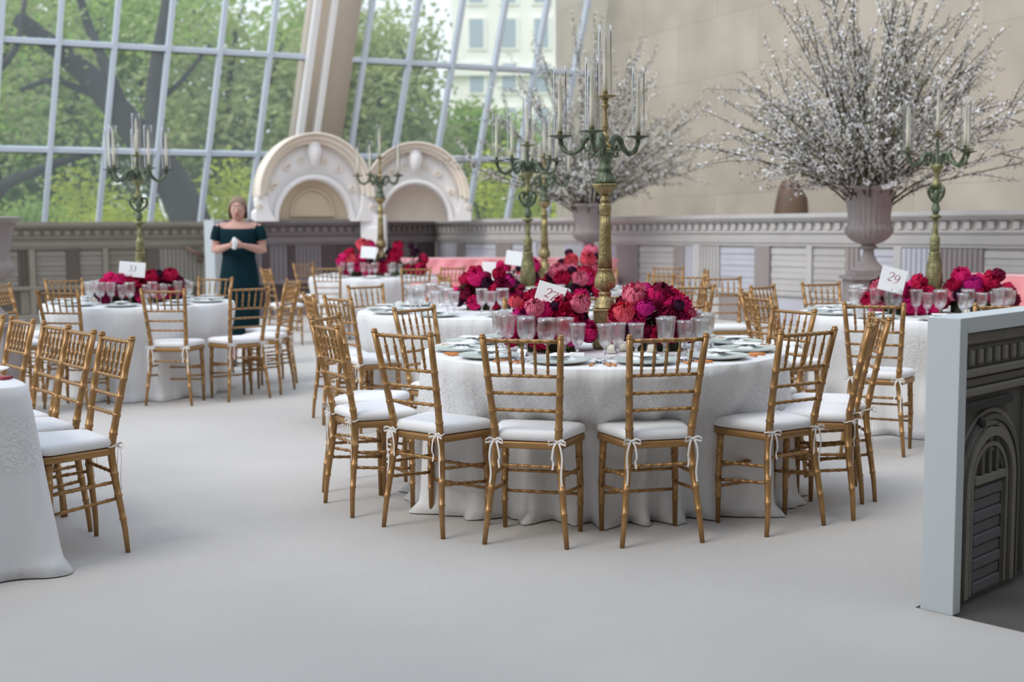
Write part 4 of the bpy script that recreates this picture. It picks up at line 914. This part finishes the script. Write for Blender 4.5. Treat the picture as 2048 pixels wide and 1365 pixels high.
def napkin_mesh(seed):
    r_ = random.Random(seed); mb = MB(); G = []
    for i in range(15):
        row = []
        for j in range(19):
            x, y = (j/18-.5)*.15, (i/14-.5)*.10; e = min(1, 4*min(i, 14-i)/14+.0)*min(1, 5*min(j, 18-j)/18)
            row.append((x*(1+.06*sin(i*1.7+seed)), y*(1+.08*sin(j*1.3+seed)), .016+e*(.010+.006*sin(j*.9+seed)*cos(i*.8)+r_.uniform(0, .003))))
        G.append(row)
    mb.grid(G); mb.grid([[(q[0], q[1], .014) for q in row] for row in G]); return mb.mesh('napkin', napkin_m)
NAP = [napkin_mesh(s) for s in range(3)]
def card_mesh():
    mb = MB(); mb.box((0, 0, 0), (.095, .13, .0016)); return mb.mesh('menu_card', paper, False)
MENU = card_mesh()
def tent_mesh():
    mb = MB(); w, h, d = .035, .032, .012
    for s in (-1, 1): mb.add([(-w, s*d, 0), (w, s*d, 0), (w, 0, h), (-w, 0, h), (-w, s*(d-.001), 0), (w, s*(d-.001), 0), (w, 0, h-.002), (-w, 0, h-.002)], [(0, 1, 2, 3), (4, 7, 6, 5), (0, 4, 5, 1)])
    return mb.mesh('place_card', paper, False)
TENT = tent_mesh()
def cutlery(kind):
    P = {}
    mb = MB(); mb.tube([(0, -.085, .006), (0, -.05, .007), (0, -.005, .006)], [.0055, .005, .0042], 8); P['handle'] = mb.mesh('handle', amber)
    mb = MB(); mb.tube([(0, -.005, .006), (0, .004, .006)], .0052, 8); P['ferrule'] = mb.mesh('ferrule', darkband)
    mb = MB()
    if kind == 'fork':
        mb.tube([(0, .004, .006), (0, .045, .005)], [.003, .0035], 6); mb.box((0, .055, .005), (.022, .022, .0016))
        for k in range(4): mb.box((-.0092+.0061*k, .083, .006), (.003, .038, .0016))
        nm = 'tines'
    elif kind == 'spoon':
        mb.tube([(0, .004, .006), (0, .05, .004)], [.003, .003], 6); G = []
        for i in range(7):
            t = pi*i/6; G.append([(.019*sin(t)*sin((j/8-.5)*pi), .075-.03*cos(t), .010-.007*sin(t)*cos((j/8-.5)*pi)) for j in range(9)])
        mb.grid(G); nm = 'bowl'
    else:
        mb.add([(-.006, .004, .005), (.007, .004, .005), (.009, .09, .005), (.003, .115, .005), (-.006, .1, .005), (-.006, .004, .007), (.007, .004, .007), (.009, .09, .007), (.003, .115, .007), (-.006, .1, .007)], [(0, 4, 3, 2, 1), (5, 6, 7, 8, 9)]+[(i, (i+1) % 5, (i+1) % 5+5, i+5) for i in range(5)]); nm = 'blade'
    P[nm] = mb.mesh(nm, steel); return P
CUT = {k: cutlery(k) for k in ('fork', 'knife', 'spoon')}
def votive(x, y, label, group):
    r = empty('votive_candle', (x, y, H+.0015)); mb = MB(); mb.lathe([(.026, 0), (.028, .002), (.0285, .062), (.0265, .062), (.026, .008), (0, .008)], 24, cap=False); mb.build('glass_cup', chimney_m, r)
    mb = MB(); mb.lathe([(.0235, .009), (.0235, .042), (0, .042)], 20); mb.build('wax', wax, r); return tag(r, label, 'candle', group)
def setting(c, R, az, tn, detail=2, gk=('wine', 'wine', 'water'), seed=0, lab=None):
    """place setting facing outwards at azimuth az (world angle)"""
    d = Vector((cos(az), sin(az), 0)); t = Vector((-d.y, d.x, 0)); O = Vector((c[0], c[1], H+.0015)); rot = az+pi/2
    def put(nm, me, r, s, dz=0, extra=0, cat='plate', lb=None, gr=None):
        p = O+d*r+t*s+Vector((0, 0, dz)); o = link(nm, me, None, p); o.rotation_euler = (0, 0, rot+extra); return tag(o, lb, cat, gr)
    dg = math.degrees(az)+90; lab = lab or 'the '+sect(dg).replace(', a little', ' slightly')+' place of '+tn; L = lab; g = ' of '+tn
    pr = R-.185; r = empty('dinner_plate', O+d*pr, rot); link('charger', PLATE, r); link('rim', PLRIM, r); link('top_plate', PL2, r); tag(r, 'white green-rimmed plate at '+L, 'plate', 'plates'+g)
    put('napkin', NAP[seed % 3], pr, .005, 0, rnd.uniform(-.2, .2), 'napkin', 'crumpled white napkin at '+L, 'napkins'+g)
    if detail > 0:
        o = put('menu_card', MENU, pr, 0, .0385, rnd.uniform(-.15, .15), 'card', 'blank white menu card at '+L, 'menu cards'+g)
    if detail > 1:
        # seen from the seat (looking inwards) left is +t... fork on the left, knife and spoon on the right
        for k, s_ in (('fork', -.168), ('knife', .166), ('spoon', .195)):
            q = empty(k, O+d*(R-.17)+t*(-s_), rot+rnd.uniform(-.06, .06)); [link(n, me, q) for n, me in CUT[k].items()]; tag(q, {'fork': 'steel fork', 'knife': 'steel knife', 'spoon': 'steel spoon'}[k]+' with orange-brown handle at '+L, k, k.replace('knife', 'knive')+'s'+g)
        put('place_card', TENT, R-.36, .03, 0, 0, 'card', 'small white tent card at '+L, 'tent cards'+g)
    for i, k in enumerate(gk):
        a = (-.05, .0, .065)[i]+(-.10); rr = R-.40-(.05 if i == 1 else 0)+(.03 if i == 0 else 0)
        p = O+d*(R-.395-.045*(i == 1))+t*(-.13+.075*i)
        goblet(k, p.x, p.y, ('left', 'middle', 'right')[i]+' crystal goblet at '+L, 'crystal goblets'+g)
T1W = ['the left side setting', 'the far left setting', 'the front left setting', 'the left middle front setting', 'the right middle front setting', 'the front right setting', 'the right setting', 'the far right setting', 'the back right setting', 'the back left setting']
R1 = .905
for i, (deg, gk) in enumerate(((-82, ('flute_cut', 'flute_cut', 'flute_cut')), (-112, ('flute_cut', 'wine', 'water')), (-52, ('flute_cut', 'flute_cut', 'water')), (-20, ('water', 'water', 'wine')), (11, ('wine', 'wine', 'wine')), (43, ('flute_cut', 'flute_cut', 'wine')), (74, ('wine', 'wine', 'water')), (104, ('wine', 'water', 'wine')), (135, ('water', 'wine', 'wine')), (-140, ('flute_cut', 'water', 'wine')))):
    setting(T1c, R1, radians(-90+deg), 'table 27', 2, gk, i, T1W[i]+' of table 27')
for u, v in ((1222, 694), (1246, 690), (1333, 686), (1303, 694)):
    p = at(u, v+14, H); votive(p.x, p.y, 'white votive candle in a clear glass cup between the mounds of table 27', 'votive candles on table 27')
for c, R, n, off, nm, det in ((T3c, .90, 11, -14, 'table 29', 1), (T2c, .79, 9, 4, 'the left round table', 1), (T4c, .95, 10, 12, 'the next table back', 1), (T5c, .88, 9, 0, 'the arch-side table', 0), (T7c, .90, 10, 18, 'the sofa-side table', 0)):
    for k in range(n): setting(c, R, radians(-90+off+360*k/n), nm, det, ('wine', 'water', 'wine') if k % 2 else ('flute_cut', 'wine', 'water'), k)
    for k in range(3):
        a = 2*pi*k/3+.9; votive(c[0]+.40*cos(a), c[1]+.33*sin(a), 'white votive candle in a glass cup on '+nm, 'votive candles on '+nm)
# left edge table: burgundy menu and a plate
q = at(8, 757, H); mb = MB(); mb.box((0, 0, .006), (.16, .05, .010)); o = mb.build('menu_booklet', ink, None, False, (q.x-.03, q.y-.02, H+.002)); o.rotation_euler = (0, 0, ang8+.4); tag(o, 'dusty red booklet lying on the table at the left edge', 'booklet')
q = at(-30, 748, H); r = empty('dinner_plate', (q.x-.05, q.y, H+.002)); link('charger', PLATE, r); link('top_plate', PL2, r); tag(r, 'white plate at the corner of the table at the left edge', 'plate')

# ------------------------------------------------------------------ number cards
GLY = {'2': [[(.04, .74, .05), (.10, .90, .07), (.30, 1.0, .06), (.50, .93, .09), (.56, .74, .12), (.46, .52, .10), (.24, .24, .06), (.02, .02, .03)], [(.02, .03, .05), (.2, .08, .10), (.42, .0, .09), (.62, .08, .03)]],
       '7': [[(.04, .66, .03), (.06, .80, .08), (.3, .76, .07), (.64, .80, .03)], [(.64, .80, .03), (.46, .50, .07), (.28, .16, .11), (.18, -.22, .13)]],
       '9': [[(.56, .62, .10), (.48, .80, .06), (.30, .84, .05), (.10, .68, .10), (.08, .44, .11), (.24, .28, .06), (.44, .36, .05), (.56, .62, .10), (.54, .30, .12), (.40, -.04, .08), (.10, -.24, .03)]],
       '3': [[(.08, .70, .05), (.24, .84, .06), (.46, .74, .11), (.44, .54, .08), (.26, .42, .04)], [(.26, .42, .04), (.50, .30, .10), (.54, .06, .13), (.36, -.18, .08), (.10, -.22, .07)]]}
def number_card(p, w, h, rx, ry, rz, text, m, label, post=True):
    r = empty('number_card', p); r.rotation_euler = (rx, ry, rz)
    mb = MB(); mb.box((0, 0, h/2), (w, .0022, h)); mb.build('card', paper, r, False)
    if text:
        mb = MB(); s = h*.36; x0 = -s*.66; zb = h*.44
        for ch in text:
            for st in GLY[ch]:
                P = crom([(a, b_, c_) for a, b_, c_ in st], 5); G = []
                for i, q in enumerate(P):
                    t = (P[min(i+1, len(P)-1)]-P[max(i-1, 0)]); n = Vector((-t.y, t.x, 0)).normalized()*(q.z*.5)
                    sl = .18   # italic slant
                    G.append([(x0+s*(q.x+n.x+sl*(q.y+n.y)), -.0016, zb+s*(q.y+n.y)), (x0+s*(q.x-n.x+sl*(q.y-n.y)), -.0016, zb+s*(q.y-n.y))])
                mb.grid(G)
            x0 += s*.72
        mb.build('number_'+'_'.join({'2': 'two', '7': 'seven', '9': 'nine', '3': 'three'}[c] for c in text), m, r, False)
    return tag(r, label, 'sign')
def holder(p, z, label):
    mb = MB(); mb.lathe([(.03, 0), (.03, .004), (.004, .008), (.003, z-H-.02)], 10); o = mb.build('card_stand', verd, None, True, (p[0], p[1]+.015, H+.001)); tag(o, label, 'stand')
p = atd(1092, 618, 5.93); number_card(p, .142, .128, radians(-14), radians(17), radians(-4), '27', ink, 'white table card with a slanting dark red 27')
holder((p.x, p.y), p.z+.06, 'thin stand behind the number 27 card')
p = atd(1779, 584, 8.14); number_card(p, .17, .165, radians(-10), radians(15), radians(-6), '29', ink, 'white table card with a slanting dark red 29'); holder((p.x, p.y), p.z+.05, 'thin stand behind the number 29 card')
p = atd(263, 554, 10.15); number_card(p, .215, .125, radians(-8), radians(5), radians(4), '33', inkd, 'white table card with black figures on the left round table'); holder((p.x, p.y), p.z+.05, 'thin stand behind the number card of the left round table')
p = atd(975, 563, 9.35); number_card(p, .125, .15, radians(-8), radians(2), radians(-30), '', ink, 'white table card left of the lyre candelabrum behind table 27'); holder((p.x, p.y), p.z+.05, 'thin stand behind the card left of the lyre candelabrum')
p = atd(1028, 531, 12.0); number_card(p, .19, .14, radians(-8), radians(8), radians(-12), '', ink, 'white table card of the table before the pink sofa'); holder((p.x, p.y), p.z+.05, 'thin stand behind the card before the pink sofa')
p = atd(736, 517, 15.55); number_card(p, .20, .15, radians(-8), radians(4), radians(-8), '', ink, 'white table card of the far table below the arches'); holder((p.x, p.y), p.z+.05, 'thin stand behind the card of the far table')

# ================================================================== the woman
def person():
    p = atd(478, 500, 12.25); r = empty('person', (p.x, p.y, 0), radians(6))
    skin = mat('skin', (.55, .31, .25), .55); dress = mat('dark_green_dress', (.002, .020, .028), .8, spec=.15, var=.15, vscale=4); hair = mat('greying_blonde_hair', (.26, .19, .12), .7, bump=.6, bscale=40)
    lipm = mat('lips', (.42, .10, .09), .5); eyew = mat('eye_white', (.75, .73, .70), .3); iris = mat('iris', (.06, .05, .05), .3)
    mb = MB()
    def ell(secs, seg=20, cx=0.):
        rows = [[(x+rx*cos(a), y+ry*sin(a), z) for a in [2*pi*i/seg for i in range(seg)]] for x, y, z, rx, ry in secs]
        vs = [q for R in rows for q in R]; n = seg
        mb.add(vs, [(i*n+k, i*n+(k+1) % n, (i+1)*n+(k+1) % n, (i+1)*n+k) for i in range(len(rows)-1) for k in range(n)]+[tuple(range(n))[::-1], tuple((len(rows)-1)*n+k for k in range(n))])
    ell([(0, 0, .80, .14, .11), (0, 0, .92, .165, .115), (0, .01, 1.05, .14, .10), (0, 0, 1.18, .15, .11), (0, 0, 1.30, .165, .115), (0, .01, 1.39, .18, .095), (0, .015, 1.43, .14, .075), (0, .01, 1.455, .07, .055), (0, .0, 1.50, .048, .05), (0, -.005, 1.54, .046, .05)])
    # head with jaw, cheeks, nose and ears
    ell([(0, -.035, 1.462, .022, .02), (0, -.025, 1.475, .042, .045), (0, -.015, 1.50, .058, .070), (0, -.008, 1.535, .068, .085), (0, 0, 1.575, .073, .093), (0, .005, 1.615, .074, .096), (0, .01, 1.65, .066, .085), (0, .012, 1.675, .045, .06), (0, .012, 1.688, .015, .02)])
    mb.tube([(0, -.090, 1.590), (0, -.100, 1.565), (0, -.114, 1.548), (0, -.096, 1.538)], [.008, .010, .014, .010], 8)
    for s in (-1, 1): mb.tube([(s*.074, .01, 1.595), (s*.083, .018, 1.58), (s*.080, .014, 1.56), (s*.072, .006, 1.548)], [.008, .012, .010, .007], 7)
    for s in (-1, 1):
        sh = Vector((s*.185, .01, 1.385)); elb = Vector((s*.235, .015, 1.16)); wr = Vector((s*.06+.0, -.21, 1.215)); 
        mb.tube([Vector((s*.12, .01, 1.40)), sh, sh.lerp(elb, .3), sh.lerp(elb, .7), elb, elb.lerp(wr, .15), elb.lerp(wr, .45), elb.lerp(wr, .8), wr], [.05, .056, .053, .047, .043, .043, .039, .029, .025], 14)
        d = (wr-elb).normalized(); hd = Vector((-s*.75, -.45, .1)).normalized(); pc = wr+hd*.045
        mb.tube([wr, wr+hd*.03, wr+hd*.06, wr+hd*.085], [.024, .034, .036, .030], 10)
        n = Vector((0, 0, 1))
        for k in range(4):
            b0 = wr+hd*.082+n*(.027-.018*k); ln = (.070, .078, .074, .058)[k]
            mb.tube([b0, b0+hd*ln*.4+Vector((0, -.010, 0)), b0+hd*ln*.7+Vector((s*.006, .002, -.004)), b0+hd*ln*.85+Vector((s*.014, .018, -.006))], [.0095, .009, .0085, .007], 7)
        mb.tube([wr+hd*.02+n*.026, wr+hd*.05+n*.048+Vector((0, -.012, 0)), wr+hd*.085+n*.052+Vector((0, -.012, 0))], [.012, .0105, .008], 7)
        # leg and foot
        mb.tube([(s*.085, 0, .86), (s*.085, 0, .70), (s*.08, -.01, .48), (s*.08, .01, .40), (s*.08, .02, .30), (s*.078, .015, .12), (s*.078, .015, .06)], [.085, .075, .052, .048, .052, .032, .035], 14)
        mb.tube([(s*.078, .045, .035), (s*.08, 0, .04), (s*.085, -.07, .032), (s*.09, -.13, .022), (s*.092, -.165, .018)], [.028, .034, .032, .030, .016], 12)
    body = mb.build('body', skin, r); rm = body.modifiers.new('one_surface', 'REMESH'); rm.mode = 'VOXEL'; rm.voxel_size = .006; rm.use_smooth_shade = True; sm = body.modifiers.new('smooth', 'SMOOTH'); sm.iterations = 3
    for s in (-1, 1):
        mb = MB(); mb.lathe([(0, -.010), (.008, -.006), (.0105, 0), (.008, .006), (0, .010)], 12); o = mb.build('eye', eyew, r, True, (s*.029, -.088, 1.585)); mb = MB(); mb.lathe([(0, -.004), (.005, 0), (0, .004)], 10, (0, -.010, 0)); mb.build('iris', iris, o)
        mb = MB(); mb.tube([(s*.014, -.095, 1.606), (s*.030, -.097, 1.611), (s*.046, -.086, 1.604)], .0035, 6); mb.build('eyebrow', hair, r)
    mb = MB(); mb.tube([(-.021, -.085, 1.513), (-.008, -.094, 1.516), (0, -.094, 1.513), (.008, -.094, 1.516), (.021, -.085, 1.513)], [.003, .006, .006, .006, .003], 7); mb.build('mouth', lipm, r)
    # hair: cap swept back to a low knot at the neck
    mb = MB(); rows = []
    for i in range(13):
        t = i/12; row = []
        for j in range(29):
            a = 2*pi*j/28; fr = max(0, -sin(a)); zlow = lerp(1.48, 1.648, fr**.45); z = lerp(1.712, zlow, t); q = (1.712-z)/.13
            rr_ = sqrt(max(0, 1-(1-min(1, q*1.25))**2)); w = 1+.02*sin(7*a+3*t)
            row.append(((.092*rr_*w)*cos(a), .012+(.118 if sin(a) > 0 else .101)*rr_*w*sin(a), z))
        rows.append(row)
    mb.grid(rows); mb.tube([(0, .09, 1.53), (0, .125, 1.51), (0, .115, 1.47)], [.035, .04, .025], 12); h = mb.build('hair', hair, r)
    # off-the-shoulder dress with cap sleeves
    mb = MB(); seg = 36; rows = []
    for x, y, z, rx, ry in ((0, .012, 1.395, .205, .112), (0, .008, 1.365, .208, .122), (0, .004, 1.30, .192, .132), (0, 0, 1.22, .176, .128), (0, .003, 1.10, .163, .118), (0, .003, 1.0, .178, .130), (0, .003, .88, .196, .142), (0, .0, .70, .195, .140), (0, 0, .50, .185, .140), (0, 0, .30, .180, .145), (0, 0, .20, .182, .148)):
        rows.append([(x+rx*cos(a)*(1+.02*sin(5*a+z*4)), y+ry*sin(a)*(1+.03*sin(6*a)), z-(.018*max(0, -sin(a)) if z > 1.38 else 0)) for a in [2*pi*i/seg for i in range(seg+1)]])
    mb.grid(rows); dr = mb.build('dress', dress, r)
    sd_ = dr.modifiers.new('thick', 'SOLIDIFY'); sd_.thickness = .005; sd_.offset = 1
    for s in (-1, 1):
        mb = MB(); mb.tube([(s*.165, .01, 1.385), (s*.196, .01, 1.37), (s*.212, .012, 1.32), (s*.225, .014, 1.265)], [.055, .066, .063, .060], 18, False); mb.build('sleeve', dress, r)
    for s in (-1, 1):
        mb = MB(); mb.tube([(s*.078, .05, .03), (s*.08, 0, .036), (s*.085, -.07, .028), (s*.09, -.14, .02), (s*.092, -.172, .016)], [.031, .037, .036, .034, .02], 12); mb.build('shoe', darkband, r)
    tag(r, 'woman in a dark green off-the-shoulder dress standing before the left window, hands together', 'person')
    # crumpled white tissue in the hands
    mb = MB(); r_ = random.Random(3); rows = []
    for i in range(9):
        t = pi*i/8; rows.append([((.03+r_.uniform(-.012, .012))*sin(t)*cos(a), (.022+r_.uniform(-.008, .008))*sin(t)*sin(a), .062*-cos(t)+r_.uniform(-.004, .004)) for a in [2*pi*j/12 for j in range(13)]])
    mb.grid(rows); q = Matrix.Rotation(radians(6), 4, 'Z') @ Vector((-.01, -.275, 1.235)); o = mb.build('tissue', napkin_m, None, True, (p.x+q.x, p.y+q.y, q.z)); tag(o, 'crumpled white tissue held in the hands of the woman', 'tissue')
person()

# ================================================================== outside the glass
b = MB(); rows = []
for i in range(21):
    y = 21+i*4.5; rows.append([(x*2.2*(1+i*.12), y+abs(x)*.0, -.4+.9*sstep((i-1)/8)+(.25*sin(x*.7+i))) for x in range(-12, 14)])
b.grid(rows); o = b.build('ground', grass); o['kind'] = 'structure'; o.location = (0, 3.0, 0)
def leafmass(mb, c, R, n, s, rr):
    for _ in range(n):
        d = Vector((rr.gauss(0, 1), rr.gauss(0, 1), rr.gauss(0, 1))).normalized(); k = rr.uniform(.35, 1.05)
        q = Vector(c)+Vector((d.x*R[0], d.y*R[1], d.z*R[2]))*k; e = Vector((rr.gauss(0, 1), rr.gauss(0, 1), rr.gauss(0, .6))).normalized(); f = e.orthogonal().normalized(); z = s*rr.uniform(.6, 1.3)
        mb.add([q, q+e*z*.5+f*z*.32, q+e*z, q+e*z*.5-f*z*.32], [(0, 1, 2, 3)])
def tree(limbs, clumps, leafm, seed, label, group=None, s=.16):
    rr = random.Random(seed); r = empty('tree', (limbs[0][0][0].x, limbs[0][0][0].y, 0)); off = Vector((-r.location.x, -r.location.y, 0))
    for i, (P, r0, r1) in enumerate(limbs):
        Q = crom([p+off for p in P], 4); mb = MB(); mb.tube(Q, [lerp(r0, r1, k/(len(Q)-1)) for k in range(len(Q))], 10); mb.build('trunk' if i == 0 else 'bough', treebark, r)
    mb = MB()
    for c, R, n in clumps: leafmass(mb, Vector(c)+off, R, n, s, rr)
    mb.build('foliage', leafm, r, False)['kind'] = 'stuff'; return tag(r, label, 'tree', group)
def A(u, v, d): return atd(u, v, d)
D = 27.
tree([([A(405, 500, D), A(372, 420, D), A(335, 350, D), A(285, 285, D), A(232, 215, D), A(175, 150, D), (A(110, 95, D)), A(40, 40, D-1)], .46, .18),
      ([A(318, 330, D), A(308, 230, D), A(318, 120, D), A(335, 20, D), A(345, -90, D)], .24, .13),
      ([A(262, 262, D), A(225, 165, D), A(180, 60, D+1), A(150, -40, D+1)], .16, .08),
      ([A(200, 190, D), A(150, 175, D), A(105, 160, D), A(40, 180, D)], .10, .05),
      ([A(315, 200, D), A(360, 165, D+.5), A(420, 90, D+1)], .08, .04)],
     [(A(60, 60, D+2), (3, 2, 1.6), 700), (A(330, 30, D+2), (2.6, 2, 1.3), 700), (A(150, 250, D+3), (2, 2, 1.5), 450)], LEAF[0], 1, 'big dark leaning tree trunk forking outside the left window')
tree([([A(-60, 480, 25), A(0, 378, 25), A(70, 345, 25), A(140, 318, 25.5), A(205, 300, 26)], .16, .05), ([A(0, 378, 25), A(-40, 200, 25), A(30, 100, 25.5), A(50, 0, 26)], .10, .05)],
     [(A(20, 250, 27), (1.5, 1.5, 1.4), 420), (A(40, 90, 27), (2, 1.5, 1.5), 500)], LEAF[2], 2, 'thin dark bough crossing low outside the leftmost window panes')
rr_ = random.Random(11)
k = 0
for (u, d, hgt, w, lm) in ((-80, 34, 9, 4.5, 0), (120, 38, 11, 4.5, 2), (300, 40, 10, 4.5, 0), (470, 36, 8.5, 3.8, 2), (560, 42, 9.5, 3.8, 0), (700, 38, 8.5, 3.6, 2), (800, 40, 9, 3.4, 2), (960, 44, 6.0, 3.0, 0), (1090, 46, 5.5, 3.0, 0), (1210, 48, 6., 3.0, 1), (-40, 36, 4.5, 4.5, 0), (90, 37, 4.0, 4.0, 2), (640, 50, 13, 4.5, 0), (30, 52, 15, 6, 2), (400, 54, 15, 6, 0), (210, 50, 14, 6, 0)):
    p = A(u, 450, d); p.z = 0; cs_ = [((p.x+rr_.uniform(-.35, .35)*w, p.y+rr_.uniform(-1, 1), hgt*rr_.uniform(.30, .85)), (w*.45, w*.4, hgt*.20), 400) for _ in range(13)]
    tree([([p, Vector((p.x+.1, p.y, hgt*.3)), Vector((p.x-.1, p.y, hgt*.6)), Vector((p.x+.2, p.y, hgt*.85))], .22, .06), ([Vector((p.x, p.y, hgt*.35)), Vector((p.x+w*.25, p.y, hgt*.6)), Vector((p.x+w*.4, p.y, hgt*.8))], .10, .03), ([Vector((p.x, p.y, hgt*.3)), Vector((p.x-w*.25, p.y, hgt*.55)), Vector((p.x-w*.4, p.y, hgt*.75))], .10, .03)], cs_, LEAF[lm], 30+k,
         ('fresh green', 'lime green', 'olive green')[lm]+' spring tree standing beyond the glass wall', 'spring trees beyond the glass: '+('fresh green', 'lime green', 'olive green')[lm], .26); k += 1
for i, (u, d, hgt, w) in enumerate(((60, 29, 2.2, 1.5), (165, 31, 2.9, 1.6), (240, 30, 2.3, 1.4), (350, 31, 3.2, 1.5), (440, 30, 3.2, 1.3), (520, 31, 2.7, 1.4), (960, 33, 3.6, 1.6), (1050, 33, 3.2, 1.5), (1130, 34, 3.0, 1.5), (840, 33, 3.4, 1.7))):
    p = A(u, 450, d); p.z = 0; mb = MB(); rr2 = random.Random(80+i); r = empty('shrub', (p.x, p.y, 0))
    for _ in range(5): leafmass(mb, (rr2.uniform(-.5, .5)*w, rr2.uniform(-.5, .5), hgt*rr2.uniform(.35, .8)), (w*.55, .7, hgt*.3), 330, .13, rr2)
    mb.build('foliage', LEAF[1] if i < 8 and i != 0 else LEAF[0], r, False)['kind'] = 'stuff'; mb = MB()
    for j in range(4): mb.tube([(0, 0, .2), (cos(j*1.7)*.2*w, .1, hgt*.5), (cos(j*1.7)*.4*w, .2, hgt*.8)], [.03, .02, .01], 5)
    mb.build('stem', treebark, r); tag(r, 'bright yellow-green spring shrub low behind the window sill' if i < 8 and i != 0 else 'dark green shrub low behind the window sill', 'shrub', 'yellow-green shrubs outside the glass' if i < 8 and i != 0 else 'dark green shrubs outside the glass')
# apartment house across the avenue
bx = atd(905, 300, 62).x; r = empty('apartment_building', (bx, 62, 0)); mb = MB(); mb.bbox(0, 15, 0, 10, -1, 26); mb.build('facade', facade, r, False)
for z in (4.6, 9.0, 13.5): mb = MB(); mb.bbox(-.15, 15.1, -.25, 0, z, z+.3); mb.build('string_course', facade, r, False)
for i in range(9):
    for j in range(6):
        x, z = .9+i*1.62, 1.6+j*2.2; mb = MB(); mb.bbox(x-.14, x+.84, -.08, .01, z-.12, z+1.52); f = mb.build('window', facade, r, False); mb = MB(); mb.bbox(x, x+.70, -.10, -.06, z, z+1.4); mb.build('pane', facwin, f, False)
tag(r, 'cream apartment building with rows of windows seen through the upper right panes', 'building')
